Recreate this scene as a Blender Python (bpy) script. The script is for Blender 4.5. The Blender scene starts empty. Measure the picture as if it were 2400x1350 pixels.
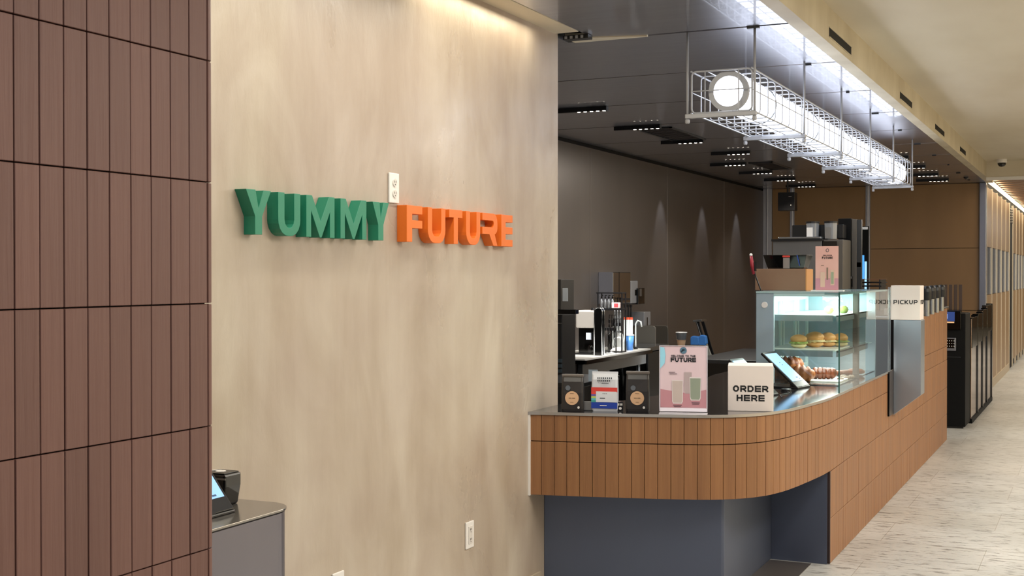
import bpy, math, random
from mathutils import Vector, Matrix
random.seed(7)
S = bpy.context.scene
COL = S.collection
R = math.radians

# ------------------------------------------------------------------ camera
FPX = 2950.0
YAW = math.atan(1382/FPX); PIT = math.atan(30/FPX)
cd = bpy.data.cameras.new('camera'); cam = bpy.data.objects.new('camera', cd); COL.objects.link(cam)
cd.sensor_width = 36.0; cd.lens = 36.0*FPX/2400.0; cd.clip_end = 200
cam.location = (0, 0, 1.6); cam.rotation_euler = (math.pi/2-PIT, 0, YAW)
S.camera = cam
FW = Vector((-math.sin(YAW)*math.cos(PIT), math.cos(YAW)*math.cos(PIT), -math.sin(PIT)))
RT = Vector((math.cos(YAW), math.sin(YAW), 0)); UP = RT.cross(FW)
def at(px, py, **k):
    """point of the place measured at a pixel of the photograph, on the plane x=, y= or z= given"""
    d = FW + RT*((px-1200)/FPX) - UP*((py-675)/FPX)
    (a, v), = k.items(); i = 'xyz'.index(a); c = Vector((0, 0, 1.6))
    return c + d*((v-c[i])/d[i])

# ------------------------------------------------------------------ world and lights
S.view_settings.view_transform = 'Standard'; S.view_settings.look = 'None'
S.view_settings.exposure = 0.0; S.view_settings.gamma = 1; S.view_settings.use_curve_mapping = False
w = bpy.data.worlds.new('world'); S.world = w; w.use_nodes = True
w.node_tree.nodes['Background'].inputs[0].default_value = (0.80, 0.88, 1.0, 1)
w.node_tree.nodes['Background'].inputs[1].default_value = 0.38
def area(name, loc, size, power, col=(1, .86, .68), rot=(0, 0, 0), spread=180):
    l = bpy.data.lights.new(name, 'AREA'); l.shape = 'RECTANGLE'; l.size, l.size_y = size
    l.energy = power; l.color = col; l.spread = R(spread)
    o = bpy.data.objects.new(name, l); COL.objects.link(o); o.location = loc; o.rotation_euler = rot
    return o
def spot(name, loc, power, col=(1, .88, .72), angle=70, tgt=None, r=.02):
    l = bpy.data.lights.new(name, 'SPOT'); l.energy = power; l.color = col; l.spot_size = R(angle); l.spot_blend = .6
    l.shadow_soft_size = r
    o = bpy.data.objects.new(name, l); COL.objects.link(o); o.location = loc
    if tgt is not None: o.rotation_euler = (Vector(tgt)-Vector(loc)).to_track_quat('-Z', 'Y').to_euler()
    return o
area('wall_washer', (-2.15, 3.6, 2.83), (.12, 3.0), 34, (1, .97, .86), (0, R(-16), 0))
area('wall_washer_end', (-2.47, 5.1, 2.84), (.05, 1.2), 5, (1, .90, .66), (0, R(-8), 0))
area('corridor_lamp', (1.3, 9.0, 2.98), (.5, 9.0), 225, (1, .965, .93))
area('corridor_lamp_far', (.9, 24, 2.8), (.5, 12.0), 260, (1, .92, .80))
area('entrance_lamp', (-.2, 1.4, 2.95), (1.6, 1.6), 40, (1, .97, .94))
area('front_lamp', (.2, 4.6, 3.0), (.5, 1.6), 48, (1, .97, .94))
area('ceiling_uplight', (1.9, 10.0, 2.2), (.3, 11.0), 330, (1, .94, .83), (R(180), R(25), 0))
area('kitchen_lamp', (-3.2, 10.5, 2.80), (.3, 5.0), 75, (1, .93, .84))

# ------------------------------------------------------------------ materials
def lin(c):
    if isinstance(c, str): c = tuple(int(c[i:i+2], 16)/255 for i in (0, 2, 4))
    return tuple((x/12.92 if x <= .04045 else ((x+.055)/1.055)**2.4) for x in c)+(1,)
MATS = {}
def mat(name, col, rough=.5, metal=0.0, col2=None, scale=8.0, stretch=(1, 1, 1), amt=1.0, bump=0.0, bscale=None, bstretch=None,
        emit=0.0, island=False, spec=.5, rvar=0.0, detail=5.0, coat=0.0, aniso=0.0, tr=0.0, ecol=None):
    if name in MATS: return MATS[name]
    m = bpy.data.materials.new(name); m.use_nodes = True; nt = m.node_tree; N = nt.nodes; L = nt.links
    b = N['Principled BSDF']; b.inputs['Roughness'].default_value = rough; b.inputs['Metallic'].default_value = metal
    b.inputs['Base Color'].default_value = lin(col); b.inputs['Specular IOR Level'].default_value = spec
    b.inputs['Coat Weight'].default_value = coat; b.inputs['Transmission Weight'].default_value = tr
    tc = N.new('ShaderNodeTexCoord')
    def noise(sc, st, det=detail):
        mp = N.new('ShaderNodeMapping'); mp.inputs['Scale'].default_value = st; L.new(tc.outputs['Object'], mp.inputs[0])
        n = N.new('ShaderNodeTexNoise'); n.inputs['Scale'].default_value = sc; n.inputs['Detail'].default_value = det
        L.new(mp.outputs[0], n.inputs['Vector']); return n
    if col2 is not None:
        n = noise(scale, stretch); rmp = N.new('ShaderNodeValToRGB')
        rmp.color_ramp.elements[0].position = .5-.25/amt if amt > .5 else 0; rmp.color_ramp.elements[1].position = .5+.25/amt if amt > .5 else 1
        rmp.color_ramp.elements[0].color = lin(col); rmp.color_ramp.elements[1].color = lin(col2)
        L.new(n.outputs['Fac'], rmp.inputs[0]); out = rmp.outputs[0]
        if island:
            g = N.new('ShaderNodeNewGeometry'); mx = N.new('ShaderNodeMix'); mx.data_type = 'RGBA'; mx.blend_type = 'MULTIPLY'
            r2 = N.new('ShaderNodeMapRange'); r2.inputs[3].default_value = .90; r2.inputs[4].default_value = 1.07
            L.new(g.outputs['Random Per Island'], r2.inputs[0]); mx.inputs[0].default_value = 1
            L.new(out, mx.inputs[6]); L.new(r2.outputs[0], mx.inputs[7]); out = mx.outputs[2]
        L.new(out, b.inputs['Base Color'])
        if rvar:
            mr = N.new('ShaderNodeMapRange'); mr.inputs[1].default_value = .3; mr.inputs[2].default_value = .7
            mr.inputs[3].default_value = rough-rvar; mr.inputs[4].default_value = rough+rvar
            L.new(n.outputs['Fac'], mr.inputs[0]); L.new(mr.outputs[0], b.inputs['Roughness'])
    if bump:
        n2 = noise(bscale or scale*3, bstretch or stretch); bp = N.new('ShaderNodeBump')
        bp.inputs['Strength'].default_value = bump; bp.inputs['Distance'].default_value = .01
        L.new(n2.outputs['Fac'], bp.inputs['Height']); L.new(bp.outputs[0], b.inputs['Normal'])
    if emit:
        b.inputs['Emission Color'].default_value = lin(ecol or col); b.inputs['Emission Strength'].default_value = emit
    MATS[name] = m; return m
def glass(name, tint=(.86, .96, .94), refl=.10, rough=0.0, ior=1.5):
    m = bpy.data.materials.new(name); m.use_nodes = True; nt = m.node_tree; N = nt.nodes; L = nt.links
    N.remove(N['Principled BSDF']); t = N.new('ShaderNodeBsdfTransparent'); t.inputs[0].default_value = tint+(1,)
    g = N.new('ShaderNodeBsdfGlossy'); g.inputs['Roughness'].default_value = rough
    fr = N.new('ShaderNodeFresnel'); fr.inputs[0].default_value = ior
    ad = N.new('ShaderNodeMath'); ad.operation = 'ADD'; ad.inputs[1].default_value = refl; ad.use_clamp = True
    mx = N.new('ShaderNodeMixShader'); L.new(fr.outputs[0], ad.inputs[0]); geo = N.new('ShaderNodeNewGeometry'); inv = N.new('ShaderNodeMath'); inv.operation = 'SUBTRACT'; inv.inputs[0].default_value = 1
    L.new(geo.outputs['Backfacing'], inv.inputs[1]); mm = N.new('ShaderNodeMath'); mm.operation = 'MULTIPLY'
    L.new(ad.outputs[0], mm.inputs[0]); L.new(inv.outputs[0], mm.inputs[1]); L.new(mm.outputs[0], mx.inputs[0])
    L.new(t.outputs[0], mx.inputs[1]); L.new(g.outputs[0], mx.inputs[2]); L.new(mx.outputs[0], N['Material Output'].inputs[0])
    MATS[name] = m; return m
def plaster_mat():
    m = bpy.data.materials.new('trowelled_plaster'); m.use_nodes = True; nt = m.node_tree; N = nt.nodes; L = nt.links
    b = N['Principled BSDF']; tc = N.new('ShaderNodeTexCoord')
    def nz(sc, st, det=5, dist=0.0, ro=.55, off=0):
        mp = N.new('ShaderNodeMapping'); mp.inputs['Scale'].default_value = st; mp.inputs['Location'].default_value = (off, off, off); L.new(tc.outputs['Object'], mp.inputs[0])
        n = N.new('ShaderNodeTexNoise'); n.inputs['Scale'].default_value = sc; n.inputs['Detail'].default_value = det
        n.inputs['Distortion'].default_value = dist; n.inputs['Roughness'].default_value = ro; L.new(mp.outputs[0], n.inputs['Vector']); return n.outputs['Fac']
    def ramp(f, p0, c0, p1, c1):
        q = N.new('ShaderNodeValToRGB'); q.color_ramp.elements[0].position = p0; q.color_ramp.elements[0].color = lin(c0)
        q.color_ramp.elements[1].position = p1; q.color_ramp.elements[1].color = lin(c1); L.new(f, q.inputs[0]); return q.outputs[0]
    def mx(a, c, mode, f):
        x = N.new('ShaderNodeMix'); x.data_type = 'RGBA'; x.blend_type = mode; x.inputs[0].default_value = f
        L.new(a, x.inputs[6]); L.new(c, x.inputs[7]); return x.outputs[2]
    base = ramp(nz(.8, (1, 1, .7), 3, .6), .36, 'b6a799', .64, 'c9bfae')
    patch = ramp(nz(2.0, (1, 1, .55), 5, .9, .55, 7), .34, 'd3c8bc', .66, 'ffffff')
    streak = ramp(nz(8, (1, 1, .12), 5, .3, .6, 3), .30, 'dfd6cc', .6, 'ffffff')
    L.new(mx(mx(base, patch, 'MULTIPLY', .6), streak, 'MULTIPLY', .35), b.inputs['Base Color'])
    mr = N.new('ShaderNodeMapRange'); mr.inputs[1].default_value = .35; mr.inputs[2].default_value = .65; mr.inputs[3].default_value = .26; mr.inputs[4].default_value = .55
    L.new(nz(1.3, (1, 1, .8), 5, 1.0, .6, 11), mr.inputs[0]); L.new(mr.outputs[0], b.inputs['Roughness'])
    bp = N.new('ShaderNodeBump'); bp.inputs['Strength'].default_value = .22; bp.inputs['Distance'].default_value = .01
    L.new(nz(14, (1, 1, .35), 8, .4, .65), bp.inputs['Height']); L.new(bp.outputs[0], b.inputs['Normal'])
    return m
M_plaster = plaster_mat()
M_cream = mat('cream_paint', 'c9bda4', .55, 0, 'd6ccb6', 2.5, (1, .4, 1), .9, bump=.05)
M_creamstone = mat('cream_beam_finish', 'b5a88c', .5, 0, 'cfc4aa', 3, (1, 1, .6), 1.0, bump=.1)
M_tile = mat('brown_clay_tile', '6b4a41', .55, 0, '765349', 6, (1, 1, .15), 1.0, island=True, bump=.25, bscale=60, bstretch=(1, 1, .05))
M_otile = mat('orange_brown_tile', '7a5030', .5, 0, '966a42', 34, (1, 1, .035), .75, island=True, bump=.2, bscale=70, bstretch=(1, 1, .04))
M_grout = mat('dark_joint', '17110e', .9)
M_ceil = mat('brushed_dark_metal_panel', '9a9aa0', .36, .92, 'a6a6ac', 3, (1, 12, 1), .8, coat=.6, bump=.015, bscale=2.2, bstretch=(.6, 1, 1))
M_kwall = mat('dark_bronze_metal_wall', '716b67', .36, .85, '7b7571', 2, (1, 1, .1), .8)
M_basemetal = mat('blue_grey_metal', '585e70', .42, .6, '606778', 2, (1, 1, .2), .8)
M_steel = mat('brushed_steel', '9fa3a6', .26, 1.0, 'acb0b3', 20, (1, 1, .05), .8)
M_mirror = mat('polished_steel', 'b9bcc0', .08, 1.0)
M_dsteel = mat('dark_steel', '4a4c4e', .3, .9)
M_top = mat('dark_counter_metal', '55565c', .09, .9, '5c5d63', 3, (1, 1, 1), .8)
M_topedge = mat('counter_edge_metal', 'b8b2aa', .3, .7)
M_black = mat('black_plastic', '0c0c0e', .32)
M_gblack = mat('gloss_black', '060606', .08, 0, spec=.7)
M_mblack = mat('matt_black', '070707', .6, spec=.15)
M_white = mat('white_plastic', 'e6e2dc', .4)
M_box = mat('white_cube_laminate', 'ddd3cb', .45)
M_wood = mat('plywood_panel', '8e6f4c', .42, 0, '9d7c57', 3, (1, 1, .25), .9, bump=.03, bscale=40, bstretch=(1, 1, .1))
M_cwood = mat('pale_wood_panel', '8f7354', .4, 0, 'a18563', 3, (1, 1, .2), .9)
M_fin = mat('pale_metal_fin', 'e2d6c0', .35, .2)
M_slat = mat('slat_wood', '8f7058', .5, 0, 'a08068', 4, (1, 1, 1), .9)
M_green = mat('green_paint', '1f8062', .42)
M_orange = mat('orange_paint', 'e8711c', .42)
M_pwhite = mat('white_powder_coat', 'a4a5a8', .4, .1)
M_ink = mat('black_ink', '0a0a0a', .5)
M_lamp = mat('lamp_diffuser', 'e6eeff', .5, emit=5.0)
M_led = mat('led_dot', 'fff2e0', .5, emit=14.0)
M_cove = mat('cove_strip', 'fff0cf', .5, emit=7.0)
M_screen = mat('blue_screen', '8fc0f4', .3, 0, '9dcbf8', 3, (1, 1, 1), .6, emit=.45, ecol='8cc0f6')
M_glass = glass('clear_glass', (.95, .985, .975), .03, 0, 1.45)
M_guard = glass('guard_glass', (.94, .985, .97), .12, 0, 1.45)
M_acryl = glass('clear_acrylic', (.98, .985, .99), .01, 0, 1.3)
M_gedge = mat('green_glass_edge', '2c5a52', .15)

def floor_mat():
    m = bpy.data.materials.new('travertine_floor'); m.use_nodes = True; nt = m.node_tree; N = nt.nodes; L = nt.links
    b = N['Principled BSDF']; b.inputs['Roughness'].default_value = .38
    tc = N.new('ShaderNodeTexCoord')
    def nz(sc, st, det=6, ro=.6):
        mp = N.new('ShaderNodeMapping'); mp.inputs['Scale'].default_value = st; L.new(tc.outputs['Object'], mp.inputs[0])
        n = N.new('ShaderNodeTexNoise'); n.inputs['Scale'].default_value = sc; n.inputs['Detail'].default_value = det
        n.inputs['Roughness'].default_value = ro; L.new(mp.outputs[0], n.inputs['Vector']); return n
    def ramp(fac, p0, c0, p1, c1):
        r = N.new('ShaderNodeValToRGB'); r.color_ramp.elements[0].position = p0; r.color_ramp.elements[0].color = lin(c0)
        r.color_ramp.elements[1].position = p1; r.color_ramp.elements[1].color = lin(c1); L.new(fac, r.inputs[0]); return r.outputs[0]
    def mul(a, c, f=1):
        x = N.new('ShaderNodeMix'); x.data_type = 'RGBA'; x.blend_type = 'MULTIPLY'; x.inputs[0].default_value = f
        L.new(a, x.inputs[6]); L.new(c, x.inputs[7]); return x.outputs[2]
    base = ramp(nz(1.2, (1, 1, 1)).outputs['Fac'], .35, 'aaaaa7', .65, 'bfbfbc')
    vein = ramp(nz(26, (.32, 1.0, 1), 6, .7).outputs['Fac'], .36, '77706a', .47, 'ffffff')
    vein2 = ramp(nz(6, (.3, 1.6, 1), 8, .7).outputs['Fac'], .28, '8b827a', .42, 'ffffff')
    br = N.new('ShaderNodeTexBrick'); L.new(tc.outputs['Object'], br.inputs['Vector']); br.inputs['Scale'].default_value = 1
    br.inputs['Mortar Size'].default_value = .0025; br.inputs['Brick Width'].default_value = 1.2; br.inputs['Row Height'].default_value = .6
    br.inputs['Color1'].default_value = lin('ffffff'); br.inputs['Color2'].default_value = lin('f6f4f1'); br.inputs['Mortar'].default_value = lin('d8d3cd')
    c = mul(mul(mul(base, vein, .8), vein2, .8), br.outputs['Color'])
    L.new(c, b.inputs['Base Color']); return m
M_floor = floor_mat()

# ------------------------------------------------------------------ mesh builder
class MB:
    def __init__(s): s.v = []; s.f = []
    def add(s, vs, fs):
        n = len(s.v); s.v += [tuple(v) for v in vs]; s.f += [tuple(n+i for i in f) for f in fs]; return s
    def box(s, x0, x1, y0, y1, z0, z1, M=None):
        vs = [Vector((x, y, z)) for z in (z0, z1) for x, y in ((x0, y0), (x1, y0), (x1, y1), (x0, y1))]
        if M: vs = [M @ v for v in vs]
        return s.add(vs, [(0, 3, 2, 1), (4, 5, 6, 7), (0, 1, 5, 4), (1, 2, 6, 5), (2, 3, 7, 6), (3, 0, 4, 7)])
    def prism(s, poly, a0, a1, ax='z', M=None):
        """polygon in the two other axes, extruded a0..a1 along ax"""
        def p(u, v, a): return Vector({'z': (u, v, a), 'x': (a, u, v), 'y': (u, a, v)}[ax])
        n = len(poly); vs = [p(u, v, a0) for u, v in poly]+[p(u, v, a1) for u, v in poly]
        if M: vs = [M @ v for v in vs]
        return s.add(vs, [tuple(range(n))[::-1], tuple(range(n, 2*n))]+[(i, (i+1) % n, n+(i+1) % n, n+i) for i in range(n)])
    def tube(s, path, r, n=8, cap=True, closed=False):
        P = [Vector(p) for p in path]; rr = r if isinstance(r, (list, tuple)) else [r]*len(P)
        vs = []; up = None
        for i, p in enumerate(P):
            if closed: t = P[(i+1) % len(P)]-P[i-1]
            else: t = P[min(i+1, len(P)-1)]-P[max(i-1, 0)]
            t.normalize()
            if up is None:
                up = Vector((0, 0, 1)) if abs(t.z) < .9 else Vector((1, 0, 0))
            a = up-t*up.dot(t)
            if a.length < 1e-4: a = t.orthogonal()
            a.normalize(); b = t.cross(a); up = a
            vs += [p+(a*math.cos(2*math.pi*k/n)+b*math.sin(2*math.pi*k/n))*rr[i] for k in range(n)]
        fs = []; m = len(P)
        for i in range(m if closed else m-1):
            j = (i+1) % m
            fs += [(i*n+k, i*n+(k+1) % n, j*n+(k+1) % n, j*n+k) for k in range(n)]
        if cap and not closed: fs += [tuple(range(n))[::-1], tuple((m-1)*n+k for k in range(n))]
        return s.add(vs, fs)
    def lathe(s, prof, c=(0, 0, 0), n=24, ax='z', sq=(1, 1), cap=True):
        vs = []
        for r, h in prof:
            for k in range(n):
                a = 2*math.pi*k/n; u, v = r*math.cos(a)*sq[0], r*math.sin(a)*sq[1]
                q = {'z': (u, v, h), 'y': (u, h, v), 'x': (h, u, v)}[ax]
                vs.append((c[0]+q[0], c[1]+q[1], c[2]+q[2]))
        m = len(prof); fs = [(i*n+k, i*n+(k+1) % n, (i+1)*n+(k+1) % n, (i+1)*n+k) for i in range(m-1) for k in range(n)]
        if cap and prof[0][0] > 1e-6: fs.append(tuple(range(n))[::-1])
        if cap and prof[-1][0] > 1e-6: fs.append(tuple((m-1)*n+k for k in range(n)))
        return s.add(vs, fs)
    def blob(s, c, r, nu=20, nv=12, f=None):
        vs = []
        for i in range(nv+1):
            th = math.pi*i/nv
            for k in range(nu):
                a = 2*math.pi*k/nu; d = Vector((math.sin(th)*math.cos(a), math.sin(th)*math.sin(a), math.cos(th)))
                q = f(d) if f else 1.0
                vs.append((c[0]+d.x*r[0]*q, c[1]+d.y*r[1]*q, c[2]+d.z*r[2]*q))
        return s.add(vs, [(i*nu+k, (i+1)*nu+k, (i+1)*nu+(k+1) % nu, i*nu+(k+1) % nu) for i in range(nv) for k in range(nu)])
    def build(s, name, m, parent=None, bevel=0, smooth=False, loc=None, rz=0, seg=2, merge=False):
        me = bpy.data.meshes.new(name)
        if loc is not None and parent is None:
            pass
        me.from_pydata(s.v, [], s.f); me.materials.append(m)
        if merge:
            import bmesh
            bm = bmesh.new(); bm.from_mesh(me); bmesh.ops.remove_doubles(bm, verts=bm.verts, dist=1e-5); bm.to_mesh(me); bm.free()
        import bmesh
        bm = bmesh.new(); bm.from_mesh(me); bmesh.ops.recalc_face_normals(bm, faces=bm.faces); bm.to_mesh(me); bm.free()
        o = bpy.data.objects.new(name, me); COL.objects.link(o)
        if parent: o.parent = parent
        if loc is not None: o.location = loc
        if rz: o.rotation_euler.z = rz
        if smooth:
            for p in me.polygons: p.use_smooth = True
        if bevel:
            b = o.modifiers.new('bevel', 'BEVEL'); b.width = bevel; b.segments = seg; b.limit_method = 'ANGLE'; b.angle_limit = R(40)
        return o
def tag(o, label, cat, group=None, kind=None):
    o['label'] = label; o['category'] = cat
    if group: o['group'] = group
    if kind: o['kind'] = kind
    return o
def struct(o, label=None):
    o['kind'] = 'structure'
    if label: o['label'] = label
    return o
def thing(name, label, cat, loc=(0, 0, 0), rz=0, group=None):
    o = bpy.data.objects.new(name, None); COL.objects.link(o); o.location = loc; o.rotation_euler = (0, 0, rz); o.empty_display_size = .05
    return tag(o, label, cat, group)
def part(mb, name, m, parent, **k): return mb.build(name, m, parent, **k)
def copy_tree(o, parent=None):
    c = o.copy(); COL.objects.link(c); c.parent = parent
    for ch in list(o.children): copy_tree(ch, c)
    return c
def bx(*a, M=None): return MB().box(*a, M=M)

# stroke lettering
GL = {
 'O': [[(.28, 0), (.72, 0), (1, .3), (1, .7), (.72, 1), (.28, 1), (0, .7), (0, .3), (.28, 0)]],
 'R': [[(0, 0), (0, .62)], [(0, 1), (.78, 1), (1, .82), (1, .62), (.80, .42), (.25, .42)], [(.55, .42), (1, 0)]],
 'D': [[(0, 0), (0, 1), (.70, 1), (1, .7), (1, .3), (.70, 0), (0, 0)]],
 'E': [[(1, 1), (0, 1)], [(0, 1), (0, 0), (1, 0)], [(.1, .5), (1, .5)]],
 'H': [[(0, 0), (0, 1)], [(1, 0), (1, 1)], [(0, .5), (1, .5)]],
 'P': [[(0, 0), (0, 1), (.85, 1), (1, .85), (1, .58), (.85, .42), (.3, .42)]],
 'I': [[(.5, 0), (.5, 1)]],
 'C': [[(1, 1), (.28, 1), (0, .7), (0, .3), (.28, 0), (1, 0)]],
 'K': [[(0, 0), (0, 1)], [(1, 1), (.15, .5), (1, 0)]],
 'U': [[(0, 1), (0, .3), (.28, 0), (.72, 0), (1, .3), (1, 1)]],
 'F': [[(0, 0), (0, 1), (1, 1)], [(0, .5), (.85, .5)]],
 'T': [[(0, 1), (1, 1)], [(.5, 1), (.5, 0)]],
 'W': [[(0, 1), (.25, 0), (.5, .8), (.75, 0), (1, 1)]],
 'L': [[(0, 1), (0, 0), (1, 0)]],
 'M': [[(0, 0), (0, 1), (.5, .3), (1, 1), (1, 0)]],
 '(': [[(.5, 1), (.2, .7), (.2, .3), (.5, 0)]],
}
def text_quads(txt, h, w, gap, sw):
    """list of quads (u,v) centred on 0,0"""
    out = []; x = 0; adv = []
    for ch in txt:
        cw = w*.5 if ch == ' ' else (sw*1.2 if ch == 'I' else w)
        adv.append((ch, x, cw)); x += cw+gap
    tot = x-gap
    for ch, x0, cw in adv:
        for pl in GL.get(ch, []):
            P = [Vector((x0-tot/2+(sw/2+a[0]*(cw-sw)), -h/2+sw/2+a[1]*(h-sw))) for a in pl]
            closed = (P[0]-P[-1]).length < 1e-9
            if closed: P = P[:-1]
            n = len(P)
            if not closed:
                P[0] = P[0]-(P[1]-P[0]).normalized()*sw/2; P[-1] = P[-1]+(P[-1]-P[-2]).normalized()*sw/2
            O = []
            for i in range(n):
                d1 = (P[i]-P[i-1]).normalized() if (i or closed) else None
                d2 = (P[(i+1) % n]-P[i]).normalized() if (i < n-1 or closed) else None
                if d1 is None: d1 = d2
                if d2 is None: d2 = d1
                m = Vector((-d1.y-d2.y, d1.x+d2.x)).normalized(); c = max(.5, m.dot(Vector((-d1.y, d1.x)))); O.append(m*(sw/2/c))
            for i in range(n if closed else n-1):
                k = (i+1) % n; out.append([P[i]-O[i], P[k]-O[k], P[k]+O[k], P[i]+O[i]])
    return out
def put_text(mb, txt, h, w, gap, sw, O, U, V, th=.0012):
    O, U, V = Vector(O), Vector(U).normalized(), Vector(V).normalized(); N = U.cross(V)
    for q in text_quads(txt, h, w, gap, sw):
        vs = [O+U*p.x+V*p.y+N*th*k for k in (.15, 1) for p in q]
        mb.add(vs, [(3, 2, 1, 0), (4, 5, 6, 7), (0, 1, 5, 4), (1, 2, 6, 5), (2, 3, 7, 6), (3, 0, 4, 7)])
def put_rect(mb, O, U, V, u0, u1, v0, v1, th=.0012):
    O, U, V = Vector(O), Vector(U).normalized(), Vector(V).normalized(); N = U.cross(V)
    vs = [O+U*u+V*v+N*k for k in (th*.15, th) for u, v in ((u0, v0), (u1, v0), (u1, v1), (u0, v1))]
    mb.add(vs, [(3, 2, 1, 0), (4, 5, 6, 7), (0, 1, 5, 4), (1, 2, 6, 5), (2, 3, 7, 6), (3, 0, 4, 7)])
def put_poly(mb, O, U, V, poly, th=.0012):
    O, U, V = Vector(O), Vector(U).normalized(), Vector(V).normalized(); N = U.cross(V); n = len(poly)
    vs = [O+U*u+V*v+N*k for k in (th*.15, th) for u, v in poly]
    mb.add(vs, [tuple(range(n))[::-1], tuple(range(n, 2*n))]+[(i, (i+1) % n, n+(i+1) % n, n+i) for i in range(n)])
def circle(cx, cy, r, n=28, ry=None): return [(cx+r*math.cos(2*math.pi*k/n), cy+(ry or r)*math.sin(2*math.pi*k/n)) for k in range(n)]
def rrect(u0, u1, v0, v1, r, n=5):
    o = []
    for cx, cy, a in ((u1-r, v1-r, 0), (u0+r, v1-r, 90), (u0+r, v0+r, 180), (u1-r, v0+r, 270)):
        o += [(cx+r*math.cos(R(a+90*k/n)), cy+r*math.sin(R(a+90*k/n))) for k in range(n+1)]
    return o

# ================================================================== THE SETTING
WX = -2.562; ZC = 2.85; ZR = 3.04
struct(bx(-4.6, 4.2, -4, 42, -.1, 0).build('floor', M_floor))
# plaster wall with its end return
struct(bx(-2.74, WX, -1.0, 6.03, 0, 3.1).build('wall_left', M_plaster), 'cream trowelled plaster wall behind the letter signs')
struct(bx(-4.6, -2.74, 5.93, 6.03, 0, 3.1).build('wall_front', M_plaster))
struct(bx(WX, WX+.012, 2.6, 5.79, 0, .11).build('baseboard_left', mat('baseboard_paint', 'b3a48f', .5), bevel=.002))
# dark metal kitchen wall in upright sheets
mb = MB(); mb.box(-4.56, -4.47, 6.03, 18.1, 0, ZC+.1); kw = struct(mb.build('wall_kitchen', M_grout), 'dark bronze metal wall along the kitchen')
mb = MB(); ys = [6.05, 8.9, 11.27, 13.64, 16.0, 18.08]
for a, b in zip(ys[:-1], ys[1:]): mb.box(-4.47, -4.45, a+.003, b-.003, 0, ZC-.03)
part(mb, 'metal_sheet', M_kwall, kw)
mb = MB()
for a in ys[1:-1]: mb.box(-4.4505, -4.447, a-.005, a+.005, 0, ZC-.03)
part(mb, 'seam_trim', mat('seam_metal', '8a827c', .35, .8), kw)
# back wall of plywood sheets
bk = struct(bx(-4.56, -1.5, 18.14, 18.3, 0, ZC+.1).build('wall_back', M_grout), 'brown plywood wall at the end of the kitchen')
mb = MB()
for x0, x1 in ((-4.32, -4.06), (-4.0, -3.0), (-2.94, -1.50)):
    for z0, z1 in ((0, 1.12), (1.126, 1.965), (1.971, 2.845)): mb.box(x0+.002, x1-.002, 18.1, 18.14, z0, z1)
part(mb, 'plywood_sheet', M_wood, bk)
mb = MB()
for x0, x1 in ((-4.45, -4.325), (-4.06, -4.0), (-3.0, -2.94)):
    mb.box(x0, x1, 18.085, 18.14, 0, 2.848)
    mb.tube([((x0+x1)/2, 18.08, 0), ((x0+x1)/2, 18.08, 2.848)], .012, 8)
part(mb, 'metal_post', mat('post_metal', 'b9bbc6', .4, .2), bk)
# corridor wall with fins, mirror band and dark openings
struct(bx(-1.50, -1.41, 18.05, 18.14, 0, ZC).build('trim_1', mat('corner_post_metal', '8f93a3', .3, .7), bevel=.01), 'grey metal corner post at the end of the plywood wall')
cw = struct(bx(-1.6, -1.44, 18.14, 41.5, 0, 2.93).build('wall_corridor', M_grout), 'pale wood corridor wall with a mirrored band')
fy = [18.14+.93*i for i in range(24)]
mbw, mbm, mbf = MB(), MB(), MB()
for i, y in enumerate(fy):
    if i in (5, 11, 17):
        continue
    mbw.box(-1.44, -1.415, y+.012, y+.918, .12, 1.33); mbw.box(-1.44, -1.415, y+.012, y+.918, 1.99, 2.80)
    mbm.box(-1.44, -1.42, y+.012, y+.918, 1.335, 1.985); mbf.box(-1.44, -1.404, y-.012, y+.012, 0, 2.82)
mbf.box(-1.44, -1.402, fy[5]-.02, fy[5]+.01, 0, 2.82)
part(mbw, 'wood_panel', M_cwood, cw); part(mbm, 'mirror_band', mat('silvered_panel', '8797ad', .15, .35), cw); part(mbf, 'upright_fin', M_fin, cw)
struct(bx(-1.44, -1.40, 18.16, 22.7, 0, .12).build('baseboard_corridor', mat('pale_skirting', 'b8a88f', .5)))
mb = MB()
for i in (5, 11, 17):
    y = fy[i]; mb.box(-1.44, -1.425, y+.02, y+.91, 0, 2.5)
struct(mb.build('door_1', M_mblack), 'narrow black door opening in the corridor wall')
mb = MB()
for k in range(6):
    z = 2.50+k*.045; mb.box(-1.43, -1.41, fy[5]+.05, fy[5]+.88, z, z+.02)
struct(mb.build('trim_2', M_steel), 'steel grille above the black door')
# dark metal ceiling in wide sheets
seams = [6.25+1.2425*k for k in range(10)]
cl = struct(bx(-4.56, -1.42, 6.03, 18.1, ZC+.03, ZC+.10).build('ceiling', M_grout), 'dark satin metal ceiling over the kitchen')
struct(bx(-2.43, -1.42, .2, 6.03, ZC+.03, ZC+.10).build('ceiling_front', M_grout))
mb = MB(); mb.box(-2.43, -1.415, .2, 6.235, ZC, ZC+.03)
ends = seams[1:]+[18.1]
mb.box(-4.44, -1.415, 6.265, seams[1]-.006, ZC, ZC+.03); mb.box(-4.44, -2.60, 6.05, 6.262, ZC, ZC+.03)
for a, b in zip(seams[1:], ends[1:]):
    mb.box(-4.44, -1.415, a+.006, b-.006, ZC, ZC+.03)
part(mb, 'metal_sheet', M_ceil, cl)
mb = MB()
for a in seams[1:]: mb.box(-4.44, -1.42, a-.002, a+.006, ZC-.002, ZC+.02)
part(mb, 'seam_trim', mat('seam_trim_metal', '8a8480', .3, .8), cl)
mb = MB()
for i, a in enumerate(seams):
    for k in (0,): mb.box(-1.62+.02*i % .05, -1.56, a-.012, a+.012, ZC-.012, ZC)
part(mb, 'clip', M_black, cl)
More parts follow.
